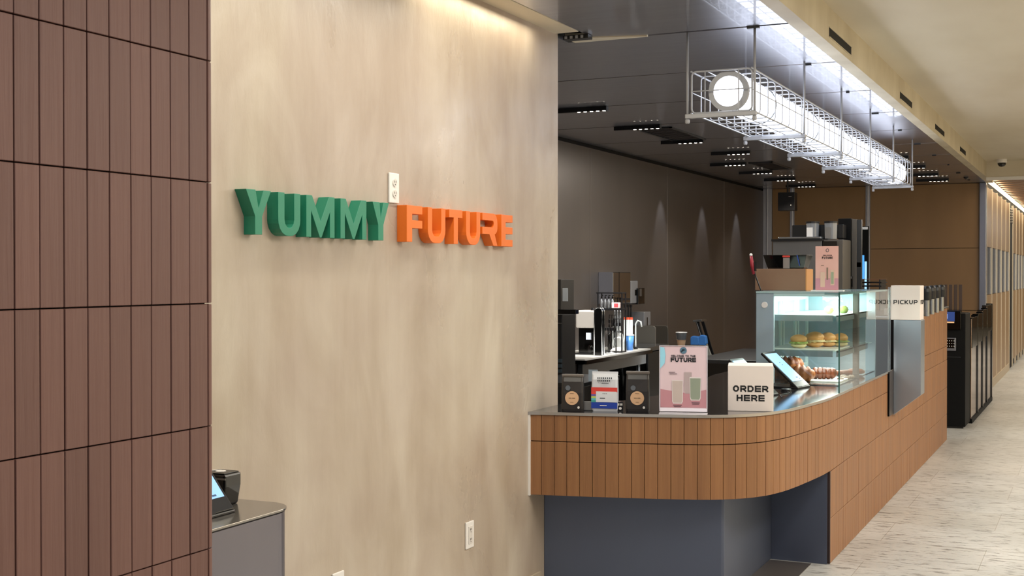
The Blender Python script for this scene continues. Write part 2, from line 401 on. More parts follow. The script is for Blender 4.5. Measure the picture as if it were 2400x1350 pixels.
struct(bx(WX, -2.435, -1, 6.0, ZC-.002, ZC+.1).build('trim_3', M_cream), 'cream strip of ceiling along the plaster wall')
struct(MB().prism([(-2.56, 6.12), (-2.15, 6.245), (-2.15, 6.262), (-2.56, 6.262)], ZC-.006, ZC+.02).build('trim_4', M_cream), 'pale tapering edge strip beside the plaster wall end')
# beam with slots
bm_ = MB(); bm_.box(-1.41, -1.33, -1, 18.14, ZC-.004, ZR)
struct(bm_.build('trim_5', M_creamstone), 'cream beam with dark air slots between the two ceilings')
for i, (a, b) in enumerate(((6.85, 7.5), (9.47, 10.1), (11.6, 12.3), (13.74, 14.33))):
    t = thing('air_slot', ['nearest', 'second nearest', 'third nearest', 'farthest'][i]+' narrow black air slot in the cream beam', 'vent', (-1.33, (a+b)/2, 2.905), 0, 'black air slots in the cream beam')
    l = (b-a)/2
    part(bx(-.004, .002, -l, l, -.024, .024), 'slot', M_mblack, t); part(MB().box(-.003, .005, -l-.006, l+.006, -.028, -.024).box(-.003, .005, -l-.006, l+.006, .024, .028), 'rim', M_creamstone, t)
struct(bx(-1.33, 4.2, -1, 17.0, ZR, ZR+.1).build('ceiling_right', M_cream), 'cream painted ceiling over the walkway')
struct(bx(-1.33, 4.2, 17.0, 17.12, 2.84, ZR+.1).build('trim_6', M_cream), 'cream bulkhead carrying the dome camera')
struct(bx(-1.33, 4.2, 16.99, 17.06, 2.80, 2.84).build('trim_7', M_white), 'white edge strip under the bulkhead')
sl = struct(bx(-1.50, 4.2, 17.12, 42, 2.93, 3.0).build('ceiling_slatted', mat('slat_shadow', '5a4638', .8)), 'ceiling of wooden slats over the far corridor')
mb = MB()
for k in range(60): mb.box(-1.30, 4.2, 17.2+k*.4, 17.2+k*.4+.24, 2.83, 2.91)
part(mb, 'slat', M_slat, sl)
cv = tag(bx(-1.41, -1.345, 17.2, 41, 2.86, 2.875).build('cove_light', M_cove), 'glowing LED cove strip above the corridor wall', 'light')
area('cove_glow', (-1.28, 29, 2.84), (.08, 23), 130, (1, .86, .62), (0, R(-20), 0))
struct(bx(4.1, 4.2, -4, 42, 0, 3.1).build('wall_right', M_cream)); struct(bx(-1.6, 4.2, 41.5, 41.6, 0, 3.1).build('wall_end', M_cwood))
# brown tiled pier
pier = struct(bx(WX, -2.012, .9, 2.50, 0, 3.0).build('wall_pier', M_grout), 'brown clay tiled pier at the left edge')
mb = MB(); zs = [-.0+.0, .318, .62, .922, 1.226, 1.53, 1.83, 2.13, 2.43, 2.73, 3.0]
yj = [2.497-.0677*k for k in range(24)]
def rib(mb, pts, z0, z1, th):
    """closed slab following plan points, outward to the right hand side of travel"""
    n = len(pts); P = [Vector(p) for p in pts]; out = []
    for i, p in enumerate(P):
        t = (P[min(i+1, n-1)]-P[max(i-1, 0)]).normalized(); out.append(p+Vector((t.y, -t.x))*th)
    vs = [(p.x, p.y, z) for z in (z0, z1) for p in P]+[(p.x, p.y, z) for z in (z0, z1) for p in out]
    I = lambda s, zz, i: s*2*n+zz*n+i
    fs = []
    for i in range(n-1):
        fs += [(I(1, 0, i), I(1, 0, i+1), I(1, 1, i+1), I(1, 1, i)), (I(0, 0, i+1), I(0, 0, i), I(0, 1, i), I(0, 1, i+1)),
               (I(0, 1, i), I(1, 1, i), I(1, 1, i+1), I(0, 1, i+1)), (I(0, 0, i), I(0, 0, i+1), I(1, 0, i+1), I(1, 0, i))]
    fs += [(I(0, 0, 0), I(1, 0, 0), I(1, 1, 0), I(0, 1, 0)), (I(1, 0, n-1), I(0, 0, n-1), I(0, 1, n-1), I(1, 1, n-1))]
    mb.add(vs, fs)
for ri, (z0, z1) in enumerate(zip(zs[:-1], zs[1:])):
    for a, b in zip(yj[1:], yj[:-1]):
        j = random.uniform(-.0012, .0012); rib(mb, [(-2.012+j*.7, a+.0014), (-2.012+j*.7, b-.0014)], z0+.0015, z1-.0015, .012)
    # curved end tiles
    arc = [(-2.012-.028*(1-math.cos(R(q))), 2.499+.026*math.sin(R(q))) for q in (0, 20, 40, 60, 80)]
    rib(mb, arc, z0+.0015, z1-.0015, .012)
    for k in range(7):
        x = -2.045-.067*k; rib(mb, [(x, 2.512), (x-.064, 2.512)], z0+.0015, z1-.0015, .012)
part(mb, 'clay_tiles', M_tile, pier, bevel=.0012, seg=1)

# ================================================================== LETTER SIGNS
def letters(name, label, specs, m):
    t = thing(name, label, 'sign', (WX, specs[0][1], 1.734), 0); y00 = specs[0][1]; D = .046
    Z0, Z1 = 0.0, .147
    for ch, a, b in specs:
        a -= y00; b -= y00; w = b-a; mb = MB(); sw = .037; c = (a+b)/2; h = Z1
        pr = lambda poly: mb.prism(poly, .0, D, 'x')
        if ch == 'Y':
            pr([(a, h), (a+.052, h), (c, .088), (b-.042, h), (b, h), (c+.0195, .06), (c+.0195, 0), (c-.0195, 0), (c-.0195, .06)])
        elif ch == 'U':
            r = min(w/2, .055)
            outer = [(a, h), (a, r)]+[(a+r-r*math.cos(R(q)), r-r*math.sin(R(q))) for q in (15, 35, 55, 75, 90)]+[(b-r+r*math.sin(R(q)), r-r*math.cos(R(q))) for q in (0, 15, 35, 55, 75)]+[(b, r), (b, h)]
            ri = r-sw*.75
            inner = [(b-sw, h), (b-sw, r)]+[(b-sw-(ri)*(1-math.cos(R(q))), r-ri*math.sin(R(q))) for q in (30, 60, 90)]+[(a+sw+ri*(1-math.cos(R(q))), r-ri*math.sin(R(q))) for q in (90, 60, 30)]+[(a+sw, r), (a+sw, h)]
            pr(outer+inner)
        elif ch == 'M':
            s = .030
            pr([(a, 0), (a, h), (a+.036, h), (c, .058), (b-.036, h), (b, h), (b, 0), (b-s, 0), (b-s, .092), (c+.006, 0), (c-.006, 0), (a+s, .092), (a+s, 0)])
        elif ch == 'F':
            pr([(a, 0), (a, h), (b, h), (b, h-.034), (a+.044, h-.034), (a+.044, .088), (b, .088), (b, .056), (a+.044, .056), (a+.044, 0)])
        elif ch == 'T':
            pr([(a, h), (b, h), (b, h-.034), (c+.019, h-.034), (c+.019, 0), (c-.019, 0), (c-.019, h-.034), (a, h-.034)])
        elif ch == 'E':
            pr([(a, 0), (a, h), (b, h), (b, h-.034), (a+.046, h-.034), (a+.046, .090), (b, .090), (b, .058), (a+.046, .058), (a+.046, .032), (b, .032), (b, 0)])
        elif ch == 'R':
            o = [(a, h), (b-.04, h)]+[(b-.04+.04*math.sin(R(q)), h-.045+.045*math.cos(R(q))) for q in (20, 45, 70, 90)]+[(b, .082)]+[(b-.035*(1-math.cos(R(q))), .082-.03*math.sin(R(q))) for q in (30, 60, 80)]
            o += [(b, 0), (b-.042, 0), (b-.085, .052), (a, .052), (a, .084), (b-.052, .084)]+[(b-.052+.014*math.sin(R(q)), .099-.015*math.cos(R(q))) for q in (30, 60, 90, 120, 150)]+[(b-.052, h-.033), (a, h-.033)]
            pr(o)
        part(mb, 'letter', m, t, bevel=.0012)
    return t
letters('letter_sign', 'green block letters reading YUMMY on the plaster wall', [('Y', 3.335, 3.472), ('U', 3.512, 3.642), ('M', 3.678, 3.857), ('M', 3.896, 4.075), ('Y', 4.119, 4.241)], M_green)
letters('letter_sign', 'orange block letters reading FUTURE on the plaster wall', [('F', 4.38, 4.507), ('U', 4.554, 4.707), ('T', 4.742, 4.863), ('U', 4.899, 5.037), ('R', 5.059, 5.214), ('E', 5.256, 5.378)], M_orange)

def outlet(y, z, label, deco=False):
    t = thing('wall_outlet', label, 'outlet', (WX, y, z), 0)
    part(bx(0, .008, -.038, .038, -.06, .06), 'cover_plate', M_white, t, bevel=.003)
    dk = mat('slot_dark', '4d463e', .6)
    if deco: part(bx(.008, .011, -.018, .018, -.04, .04), 'socket', mat('socket_white', 'd6d0c8', .35), t, bevel=.002)
    for s in (-1, 1):
        if not deco: part(MB().prism(circle(0, s*.022, .016, 20), .008, .0115, 'x'), 'socket', mat('socket_white', 'd6d0c8', .35), t)
        mb = MB()
        for q in (-.006, .006): mb.box(.0112, .0122, q-.0012, q+.0012, s*.022-.001, s*.022+.008)
        mb.box(.0112, .0122, -.002, .002, s*.022-.010, s*.022-.006)
        part(mb, 'contact_slots', dk, t)
outlet(4.348, 1.947, 'white power outlet on the wall between the two letter signs')
outlet(5.012, .438, 'white power outlet low on the wall, left of the tiled counter', True)
outlet(3.94, .44, 'white power outlet cut by the bottom edge of the photo', True)

# ================================================================== CAGE LIGHT
cz0, cz1 = 2.432, 2.645; cx0, cx1 = -1.915, -1.600; Y0, Y1 = 6.26, 12.08
cg = thing('cage_light', 'long white wire cage lamp hanging over the tiled counter', 'pendant light', (-1.757, Y0, cz0), 0)
ox, oy, oz = -1.757, Y0, cz0
def W(mb): return MB().add([(x-ox, y-oy, z-oz) for x, y, z in mb.v], mb.f)
part(W(MB().lathe([(.100, Y0+.05), (.100, Y1-.06)], (-1.73, 0, 2.54), 32, 'y')), 'lamp_tube', M_lamp, cg, smooth=False)
for y in (Y0+.035, Y1-.075):
    part(W(MB().lathe([(.078, y), (.104, y), (.104, y+.03), (.078, y+.03), (.078, y)], (-1.73, 0, 2.54), 32, 'y', cap=False)), 'end_ring', M_pwhite, cg)
mb = MB()
def ring(y, r=.0032):
    p = [(u, y, v) for u, v in rrect(cx0, cx1, cz0, cz1, .022, 3)]; mb.tube(p, r, 6, closed=True)
n = 35
for i in range(n+1): ring(Y0+.01+(Y1-Y0-.02)*i/n,   .005 if i in (0, n) else .0036)
for x, z in ((cx0, cz0), (cx1, cz0), (cx0, cz1), (cx1, cz1)): mb.tube([(x, Y0, z), (x, Y1, z)], .0045, 6)
for x in (cx0, cx1): mb.tube([(x, Y0, (cz0+cz1)/2+.0), (x, Y1, (cz0+cz1)/2)], .003, 6)
for z in (cz0, cz1):
    for x in (cx0+.08, cx1-.10): mb.tube([(x, Y0, z), (x, Y1, z)], .003, 6)
for y in (Y0+.01, Y1-.01):
    mb.tube([(cx0, y, 2.545), (cx1, y, 2.545)], .003, 6)
    for x in (cx0+.07, cx1-.07): mb.tube([(x, y, cz0), (x, y, cz1)], .003, 6)
part(W(mb), 'wire_cage', M_pwhite, cg)
for i in range(6):
    y = Y0+(Y1-Y0)*i/5
    part(W(bx(-1.945, -1.575, y-.012, y+.012, 2.405, 2.428)), 'bracket', M_pwhite, cg, bevel=.003)
    for x in (-1.935, -1.585):
        part(W(MB().tube([(x, y, 2.385), (x, y, ZC)], .0065, 10)), 'hanger_rod', M_pwhite, cg, smooth=True)
        part(W(MB().lathe([(.009, 2.380), (.012, 2.386), (.012, 2.398), (.009, 2.404)], (x, y, 0), 12)), 'nut', M_pwhite, cg)
for i in range(5):
    y = Y0+(Y1-Y0)*(i+.55)/5
    p = [(-1.73+.104*math.cos(R(q)), y, 2.54+.104*math.sin(R(q))) for q in range(-110, 60, 12)]
    part(W(MB().tube(p, .003, 6)), 'tube_clip', M_dsteel, cg)

# ================================================================== CEILING FIXTURES
base = None
rowl = ['nearest', 'second nearest', 'third nearest', 'fourth', 'fifth', 'sixth', 'seventh', 'farthest']
def track(x0, x1, y, label, group):
    global base
    if base is None:
        t = thing('downlight_bar', label, 'light', ((x0+x1)/2, y, ZC-.001), 0, group); L = .2
        part(bx(-L, L, -.018, .018, -.032, 0), 'housing', M_black, t)
        part(bx(L, L+.006, -.022, .022, -.036, 0), 'end_cap', M_dsteel, t)
        for k in range(5):
            x = -L*.1+k*.050
            part(MB().lathe([(.012, -.0335), (.012, -.031)], (x, 0, 0), 12), 'led_lens', M_led, t)
        base = t; return t
    t = copy_tree(base); t.location = ((x0+x1)/2, y, ZC-.001); t['label'] = label; t['group'] = group; return t
for i in range(8):
    x0 = -3.72 if i < 3 else (-3.6 if i == 3 else -3.97)
    y = seams[2+i] if 2+i < 10 else 17.4
    track(x0, x0+.4, y, '%s black downlight bar in the left row on the dark ceiling' % rowl[i], 'left row of downlight bars')
for i, (y, x1) in enumerate(((seams[6], -1.84), (seams[7], -1.82), (seams[8], -1.82), (seams[9]-.3, -1.80))):
    track(x1-.4, x1, y, ['nearest', 'second nearest', 'third nearest', 'farthest'][i]+' black downlight bar right of the cage lamp end', 'right row of downlight bars')
for i in range(8):
    if i % 2 == 0: spot('downlight_beam', (-3.6, seams[2+i] if 2+i < 10 else 17.4, ZC-.05), 60, tgt=(-3.9, seams[2+i]+.2, 0), angle=100)
for yy in (13.4, 15.0, 16.6):
    spot('wall_beam', (-4.25, yy, ZC-.06), 60, (.9, .92, 1), 46, (-4.45, yy, 1.2), .015)
for yy in (6.8, 8.0):
    spot('counter_beam', (-2.6, yy, ZC-.06), 45, (1, .92, .82), 80, (-2.0, yy-.4, .9), .03)
for i, (x0, x1, y0, y1) in enumerate(((-3.60, -3.28, 10.16, 11.18), (-3.55, -3.28, 13.75, 14.7))):
    t = thing('ceiling_vent', ['nearer dark square vent in the ceiling beside a downlight bar', 'farther dark square vent in the metal ceiling'][i], 'vent', ((x0+x1)/2, (y0+y1)/2, ZC-.001))
    a, b = (x1-x0)/2, (y1-y0)/2
    part(MB().box(-a, a, -b, -b+.02, -.012, 0).box(-a, a, b-.02, b, -.012, 0).box(-a, -a+.02, -b, b, -.012, 0).box(a-.02, a, -b, b, -.012, 0), 'frame', M_dsteel, t)
    mb = MB()
    for k in range(12): mb.box(-a+.02, a-.02, -b+.03+k*(2*b-.06)/12, -b+.03+k*(2*b-.06)/12+.03, -.008, -.002)
    part(mb, 'louvre', mat('vent_brown', '241a16', .6), t)
p = at(1846, 450, y=16.6)
t = thing('ceiling_speaker', 'small black box unit hanging at the back of the dark ceiling', 'speaker', (p.x, 16.6, ZC))
part(MB().tube([(0, 0, -.16), (0, 0, 0)], .012, 8), 'stem', M_black, t); part(bx(-.11, .11, -.08, .08, -.40, -.16), 'housing', M_black, t, bevel=.004)
part(MB().lathe([(.006, -.0815), (.006, -.080)], (.06, 0, -.33), 10, 'y'), 'indicator', M_white, t); part(MB().box(.03, .07, -.0815, -.080, -.22, -.215), 'stripe', M_white, t)
p = at(2348, 374, y=16.75)
t = thing('dome_camera', 'white dome security camera by the cream bulkhead', 'camera', (p.x, 16.75, ZR))
part(MB().lathe([(.062, 0), (.062, -.035), (.055, -.045)], n=28), 'mount', M_white, t, smooth=False)
part(MB().lathe([(.05, -.045), (.047, -.07), (.03, -.088), (0, -.095)], n=24), 'dome', M_gblack, t, smooth=True)
t = thing('smoke_sensor', 'tiny dark sensor dot on the ceiling near the plywood wall', 'sensor', tuple(at(2264, 415, z=ZC-.001)))
part(MB().lathe([(.03, 0), (.03, -.01), (.018, -.022)], n=16), 'body', M_black, t); part(MB().lathe([(.016, -.022), (.01, -.028)], n=12), 'lens', M_gblack, t)
p = thing('ceiling_bracket', 'small black and white bracket where the plaster wall meets the ceiling', 'bracket', (-2.49, 6.10, ZC-.002))
part(bx(-.06, .08, -.03, .03, -.02, 0), 'plate', M_black, p)
mb = MB()
for k in range(4): mb.box(-.05+.03*k, -.036+.03*k, -.034, -.028, -.018, -.004)
part(mb, 'clip', M_pwhite, p)

# ================================================================== TILED COUNTER
CZ = .926
fr = [(-2.562, 5.665), (-2.3, 5.722), (-2.05, 5.785), (-1.85, 5.845), (-1.70, 5.905), (-1.59, 5.985), (-1.505, 6.10), (-1.45, 6.25), (-1.415, 6.43), (-1.385, 6.68), (-1.366, 6.88), (-1.357, 7.06)]
def catmull(P, n=10):
    P = [Vector(p) for p in P]; out = []
    for i in range(len(P)-1):
        a = P[i-1] if i else P[0]*2-P[1]; b, c = P[i], P[i+1]; d = P[i+2] if i+2 < len(P) else P[-1]*2-P[-2]
        for k in range(n):
            t = k/n; out.append(.5*((2*b)+(c-a)*t+(2*a-5*b+4*c-d)*t*t+(3*b-a-3*c+d)*t**3))
    out.append(P[-1]); return out
front = catmull(fr)
cum = [0]
for a, b in zip(front[:-1], front[1:]): cum.append(cum[-1]+(b-a).length)
LF = cum[-1]
def on_front(s):
    if s <= 0: return front[0].copy()
    if s >= LF: return front[-1]+Vector((0, 1))*(s-LF)
    for i in range(len(cum)-1):
        if cum[i+1] >= s: return front[i].lerp(front[i+1], (s-cum[i])/(cum[i+1]-cum[i]))
YE = 12.86; SE = LF+(YE-7.06)
ct = thing('service_counter', 'long counter faced with orange brown upright tiles and dark metal top', 'counter', (0, 0, 0))
# core behind the tiles
inner = [(-1.62, YE), (-1.62, 9.3), (-1.62, 7.3), (-1.72, 6.62), (-1.85, 6.34), (-2.1, 6.16), (-2.562, 6.035)]
fpts = [(p.x-.0, p.y) for p in front[::3]]+[(-1.357, 9.3)]
inset = []
for i, p in enumerate(front[::3]):
    t = (front[min(i*3+2, len(front)-1)]-front[max(i*3-2, 0)]).normalized(); n = Vector((-t.y, t.x)); inset.append(tuple(p+n*.012))
part(MB().prism(inset+[(-1.369, YE), (-1.62, YE), (-1.62, 7.3), (-1.72, 6.7), (-1.85, 6.42), (-2.1, 6.2), (-2.562, 6.035)], .5145, .905), 'carcass', M_grout, ct)
part(bx(-1.62, -1.369, 7.062, YE, 0.001, .5145), 'lower_carcass', M_grout, ct)
part(bx(-1.68, -1.369, 9.50, YE, .905, 1.28), 'raised_carcass', M_grout, ct)
mb = MB(); tw = .0635
rows = [(.514, .78, 0, SE), (.782, .912, 0, SE), (.0, .25, LF, SE), (.252, .512, LF, SE), (.914, 1.283, LF+2.44, SE)]
for z0, z1, s0, s1 in rows:
    s = s0
    while s < s1-.01:
        e = min(s+tw, s1); g = .0011
        pts = [on_front(s+g+(e-s-2*g)*k/3) for k in range(4)]
        j = random.uniform(-.0006, .0008)
        P2 = []
        for i, p in enumerate(pts):
            t = (pts[min(i+1, 3)]-pts[max(i-1, 0)]).normalized(); n = Vector((-t.y, t.x)); P2.append(tuple(p+n*(.012-j)))
        rib(mb, P2, z0+.001, z1-.001, .012); s = e
# end face of the counter
for z0, z1 in ((0, .25), (.252, .512), (.514, .78), (.782, .912), (.914, 1.283)):
    for k in range(4):
        x = -1.36-.062*k; rib(mb, [(x-.001, YE+.0), (x-.061, YE+.0)], z0+.001, z1-.001, .012)
part(mb, 'facing_tiles', M_otile, ct, bevel=.001, seg=1)
# top slab
tp = []
for i, p in enumerate(front[::2]):
    t = (front[min(i*2+2, len(front)-1)]-front[max(i*2-2, 0)]).normalized(); n = Vector((t.y, -t.x)); tp.append(tuple(p+n*.004))
tp[0] = (-2.562, 5.655)
topin = [(-1.353, 9.5), (-2.35, 9.5), (-2.38, 8.3), (-2.32, 7.75), (-2.29, 7.3), (-2.26, 6.9), (-2.27, 6.6), (-2.33, 6.38), (-2.42, 6.26), (-2.562, 6.22)]
part(MB().prism(tp+topin, .913, CZ), 'countertop', M_top, ct, bevel=.0015, seg=1)
edge = [(x+.0, y, .9195) for x, y in tp]+[(-1.353, 9.3, .9195)]
eb = MB()
rib(eb, [(x, y) for x, y, _ in edge], .912, .9262, .0025)
part(eb, 'edge_trim', M_topedge, ct)
part(bx(-1.70, -1.345, 9.50, YE+.02, 1.283, 1.297), 'raised_top', M_steel, ct, bevel=.002)
part(bx(-2.2, -1.95, 7.75, 9.48, .001, .91), 'staff_cabinet', M_dsteel, ct)
part(MB().prism([(-2.562, 5.655), (-2.562, 5.67), (-2.553, 5.67), (-2.553, 5.655)], .512, .912), 'end_trim', M_white, ct)
# base of blue-grey metal under the overhang
part(MB().prism([(-2.562, 5.852), (-1.693, 6.046), (-1.681, 6.056), (-1.681, 7.055), (-2.562, 7.055)], 0.001, .5145), 'metal_base', M_basemetal, ct, bevel=.003)
part(bx(-1.680, -1.371, 7.03, 7.06, .001, .5145), 'recess_panel', M_basemetal, ct)
part(bx(-1.371, -1.357, 7.045, 7.062, .001, .5145), 'corner_trim', mat('dark_corner', '2a1712', .5), ct)
part(bx(-1.679, -1.45, 6.2, 7.0, .0005, .004), 'floor_plate', mat('floor_plate_metal', '5d5651', .35, .4), ct)
# dark panel and steel pickup bracket on the face
t = thing('pickup_chute', 'tall brushed steel box fixed to the counter face under the PICKUP cube', 'chute', (-1.345, 9.30, .6))
part(MB().prism([(0, 0), (0, .68), (.188, .68), (.188, .15)], 0, .2, 'y'), 'steel_shell', mat('chute_steel', '9ea6b0', .34, .9, 'a8b0b8', 2, (1, 1, .3), .8), t, bevel=.002)
part(bx(-.006, .0, -.2, 0, .01, .32), 'side_panel', mat('chute_side', '3a322f', .45), t)
part(bx(-.01, 0, -.2, -.19, .01, .32), 'side_edge', M_dsteel, t)

# ================================================================== THINGS ON THE COUNTER
def cube_sign(loc, s, h, rz, lines, label, lab2, name='cube_sign', rows=((0, .022), (0, -.02)), hh=.028, ww=.029, sw=.0072):
    t = thing(name, label, 'sign', loc, rz)
    part(bx(0, s, 0, s*.96, 0, h), 'cube', M_box, t, bevel=.003)
    mb = MB()
    for (dx, dz), tx in zip(rows, lines): put_text(mb, tx, hh, ww, .006, sw, (s/2+dx, 0, h*.5+dz), (1, 0, 0), (0, 0, 1))
    part(mb, 'front_lettering', M_ink, t)
    mb = MB()
    for (dx, dz), tx in zip(rows, lines): put_text(mb, tx, hh, ww, .006, sw, (s, s*.48, h*.5+dz), (0, 1, 0), (0, 0, 1))
    part(mb, 'side_lettering', M_ink, t)
    return t
cube_sign((-1.679, 6.111, CZ), .222, .226, R(14.5), ['ORDER', 'HERE'], 'white cube sign reading ORDER HERE on the counter corner', '', rows=((0, -.001), (0, -.047)), hh=.031, ww=.0295, sw=.0076)
pk = cube_sign((-1.365, 9.30, 1.281), .202, .245, 0, ['PICKUP'], 'white cube sign reading PICKUP on the steel chute', '', rows=((0, .005),), hh=.030, ww=.0255, sw=.0062)

def bag(loc, rz, w, h, label, kind):
    t = thing('coffee_bag', label, 'bag', loc, rz); d = .06
    bm = M_bag if kind != 'white' else M_bagw
    mb = MB(); prof = [(0, .96, .9), (.06, 1, 1), (.5, 1.0, .96), (.80, .98, .72), (.90, .97, .42), (.95, .99, .12), (1.0, .99, .05)]
    n = 16; vs = []; nz = len(prof)
    for k, (z, sx, sy) in enumerate(prof):
        for u, v in rrect(-w/2*sx, w/2*sx, -d/2*sy, d/2*sy, min(.010, d/2*sy*.8), 3):
            wob = 1+.03*math.sin(u*90+z*7); vs.append((u, v*wob, z*h))
    m = 16; fs = [(i*m+k, i*m+(k+1) % m, (i+1)*m+(k+1) % m, (i+1)*m+k) for i in range(nz-1) for k in range(m)]
    fs += [tuple(range(m))[::-1], tuple((nz-1)*m+k for k in range(m))]
    mb.add(vs, fs); body = part(mb, 'pouch', bm, t, smooth=False)
    yf = -d/2*1.035-.0006; O = (0, yf, 0); U = (1, 0, 0); V = (0, 0, 1)
    if kind != 'white':
        a = MB(); put_poly(a, O, U, V, circle(0, .066, .034, 36)); part(a, 'round_label', mat('kraft_label', 'd2ab86', .6), t)
        a = MB(); put_poly(a, (0, yf-.001, 0), U, V, [(-.016, .0645), (-.002, .0645), (-.002, .0675), (-.016, .0675)]); put_poly(a, (0, yf-.001, 0), U, V, [(.001, .0645), (.016, .0645), (.016, .0675), (.001, .0675)])
        put_poly(a, (0, yf-.001, 0), U, V, [(-.008, .045), (.008, .045), (.008, .0462), (-.008, .0462)]); put_poly(a, (0, yf-.001, 0), U, V, [(-.010, .088), (.010, .088), (.010, .0892), (-.010, .0892)])
        part(a, 'printed_line', mat('brown_ink', '4a3524', .6), t)
        a = MB(); put_poly(a, O, U, V, circle(-.020, .116, .0125, 24)); part(a, 'emblem', mat('grey_emblem', '5c636b', .5), t)
        a = MB(); put_poly(a, O, U, V, circle(.033, .020, .006, 10)); part(a, 'mark', M_white, t)
        part(bx(-w/2, w/2, -.010, .006, h*.93, h*.995), 'fold_strip', mat('bag_fold', '6a635c', .4), t, bevel=.002)
    else:
        W2 = w/2*.985
        def band(c0, z0, z1, nm, u0=-W2, u1=W2):
            a = MB(); put_rect(a, O, U, V, u0, u1, z0, z1); part(a, nm, c0, t)
        band(mat('red_band', 'd2433a', .45), .095, .118, 'red_band')
        band(mat('blue_band', '1f3fa0', .45), .014, .044, 'blue_band')
        for i, c in enumerate(('e0463c', '6a58a0', 'b9c860', '5cb8c0', '3f9a90')):
            band(mat('stripe_'+c, c, .45), .044+.0102*(4-i), .0542+.0102*(4-i), 'rainbow_stripe', -W2, -W2+.026)
        a = MB(); put_rect(a, (0, yf-.001, 0), U, V, -W2+.024, W2-.004, .045, .098); part(a, 'info_label', mat('label_white', 'd5d8dc', .5), t)
        a = MB()
        for r_, nn in ((.160, 8), (.147, 7)):
            a = MB()
            for k in range(nn):
                x = -.034+k*.0095; put_rect(a, O, U, V, x, x+.0055, r_, r_+.0085)
            part(a, 'printed_row', mat('grey_ink', '3a3f45', .5), t)
        a = MB()
        for k in range(3): put_rect(a, (0, yf-.0012, 0), U, V, -.008+k*.008, -.003+k*.008, .086, .0885)
        put_rect(a, (0, yf-.0012, 0), U, V, -.022, .004, .062, .067); put_rect(a, (0, yf-.0005, 0), U, V, -.014, .022, .136, .1385)
        part(a, 'fine_print', mat('grey_ink', '3a3f45', .5), t)
        a = MB(); put_rect(a, (0, yf-.001, 0), U, V, -.022, .012, .026, .030); part(a, 'small_print', M_white, t)
    return t
M_bag = mat('matt_black_foil', '2b2725', .38); M_bagw = mat('white_foil', 'c9ccd2', .35)
SK = R(13.5)
bag((-2.378, 5.79, CZ), SK, .108, .183, 'black coffee pouch with tan round label, beside the plaster wall', 'black')
bag((-2.236, 5.865, CZ), SK, .132, .195, 'white coffee pouch with red band and blue bottom stripe', 'white')
bag((-2.085, 5.925, CZ), SK, .116, .198, 'black coffee pouch with tan round label, beside the pink poster', 'black')
t = thing('label_card', 'small silver card standing between the two left pouches', 'card', (-2.312, 5.835, CZ), SK)
part(bx(-.024, .024, -.004, .004, .001, .045), 'card', mat('card_grey', '8c8a88', .4, .3), t, bevel=.001); part(bx(-.024, .024, -.02, .02, 0, .003), 'foot', M_dsteel, t)
t = thing('price_tag', 'tiny black and white tag between white pouch and right black pouch', 'tag', (-2.158, 5.873, CZ), SK)
part(bx(-.014, .014, -.003, .003, .001, .045), 'card', M_black, t)
mb = MB()
for k in range(3): put_rect(mb, (0, -.003, 0), (1, 0, 0), (0, 0, 1), -.011+k*.008, -.006+k*.008, .028, .039)
mb2 = mb; put_poly(mb2, (0, -.003, 0), (1, 0, 0), (0, 0, 1), circle(0, .014, .007, 12)); part(mb2, 'printed_marks', M_white, t)

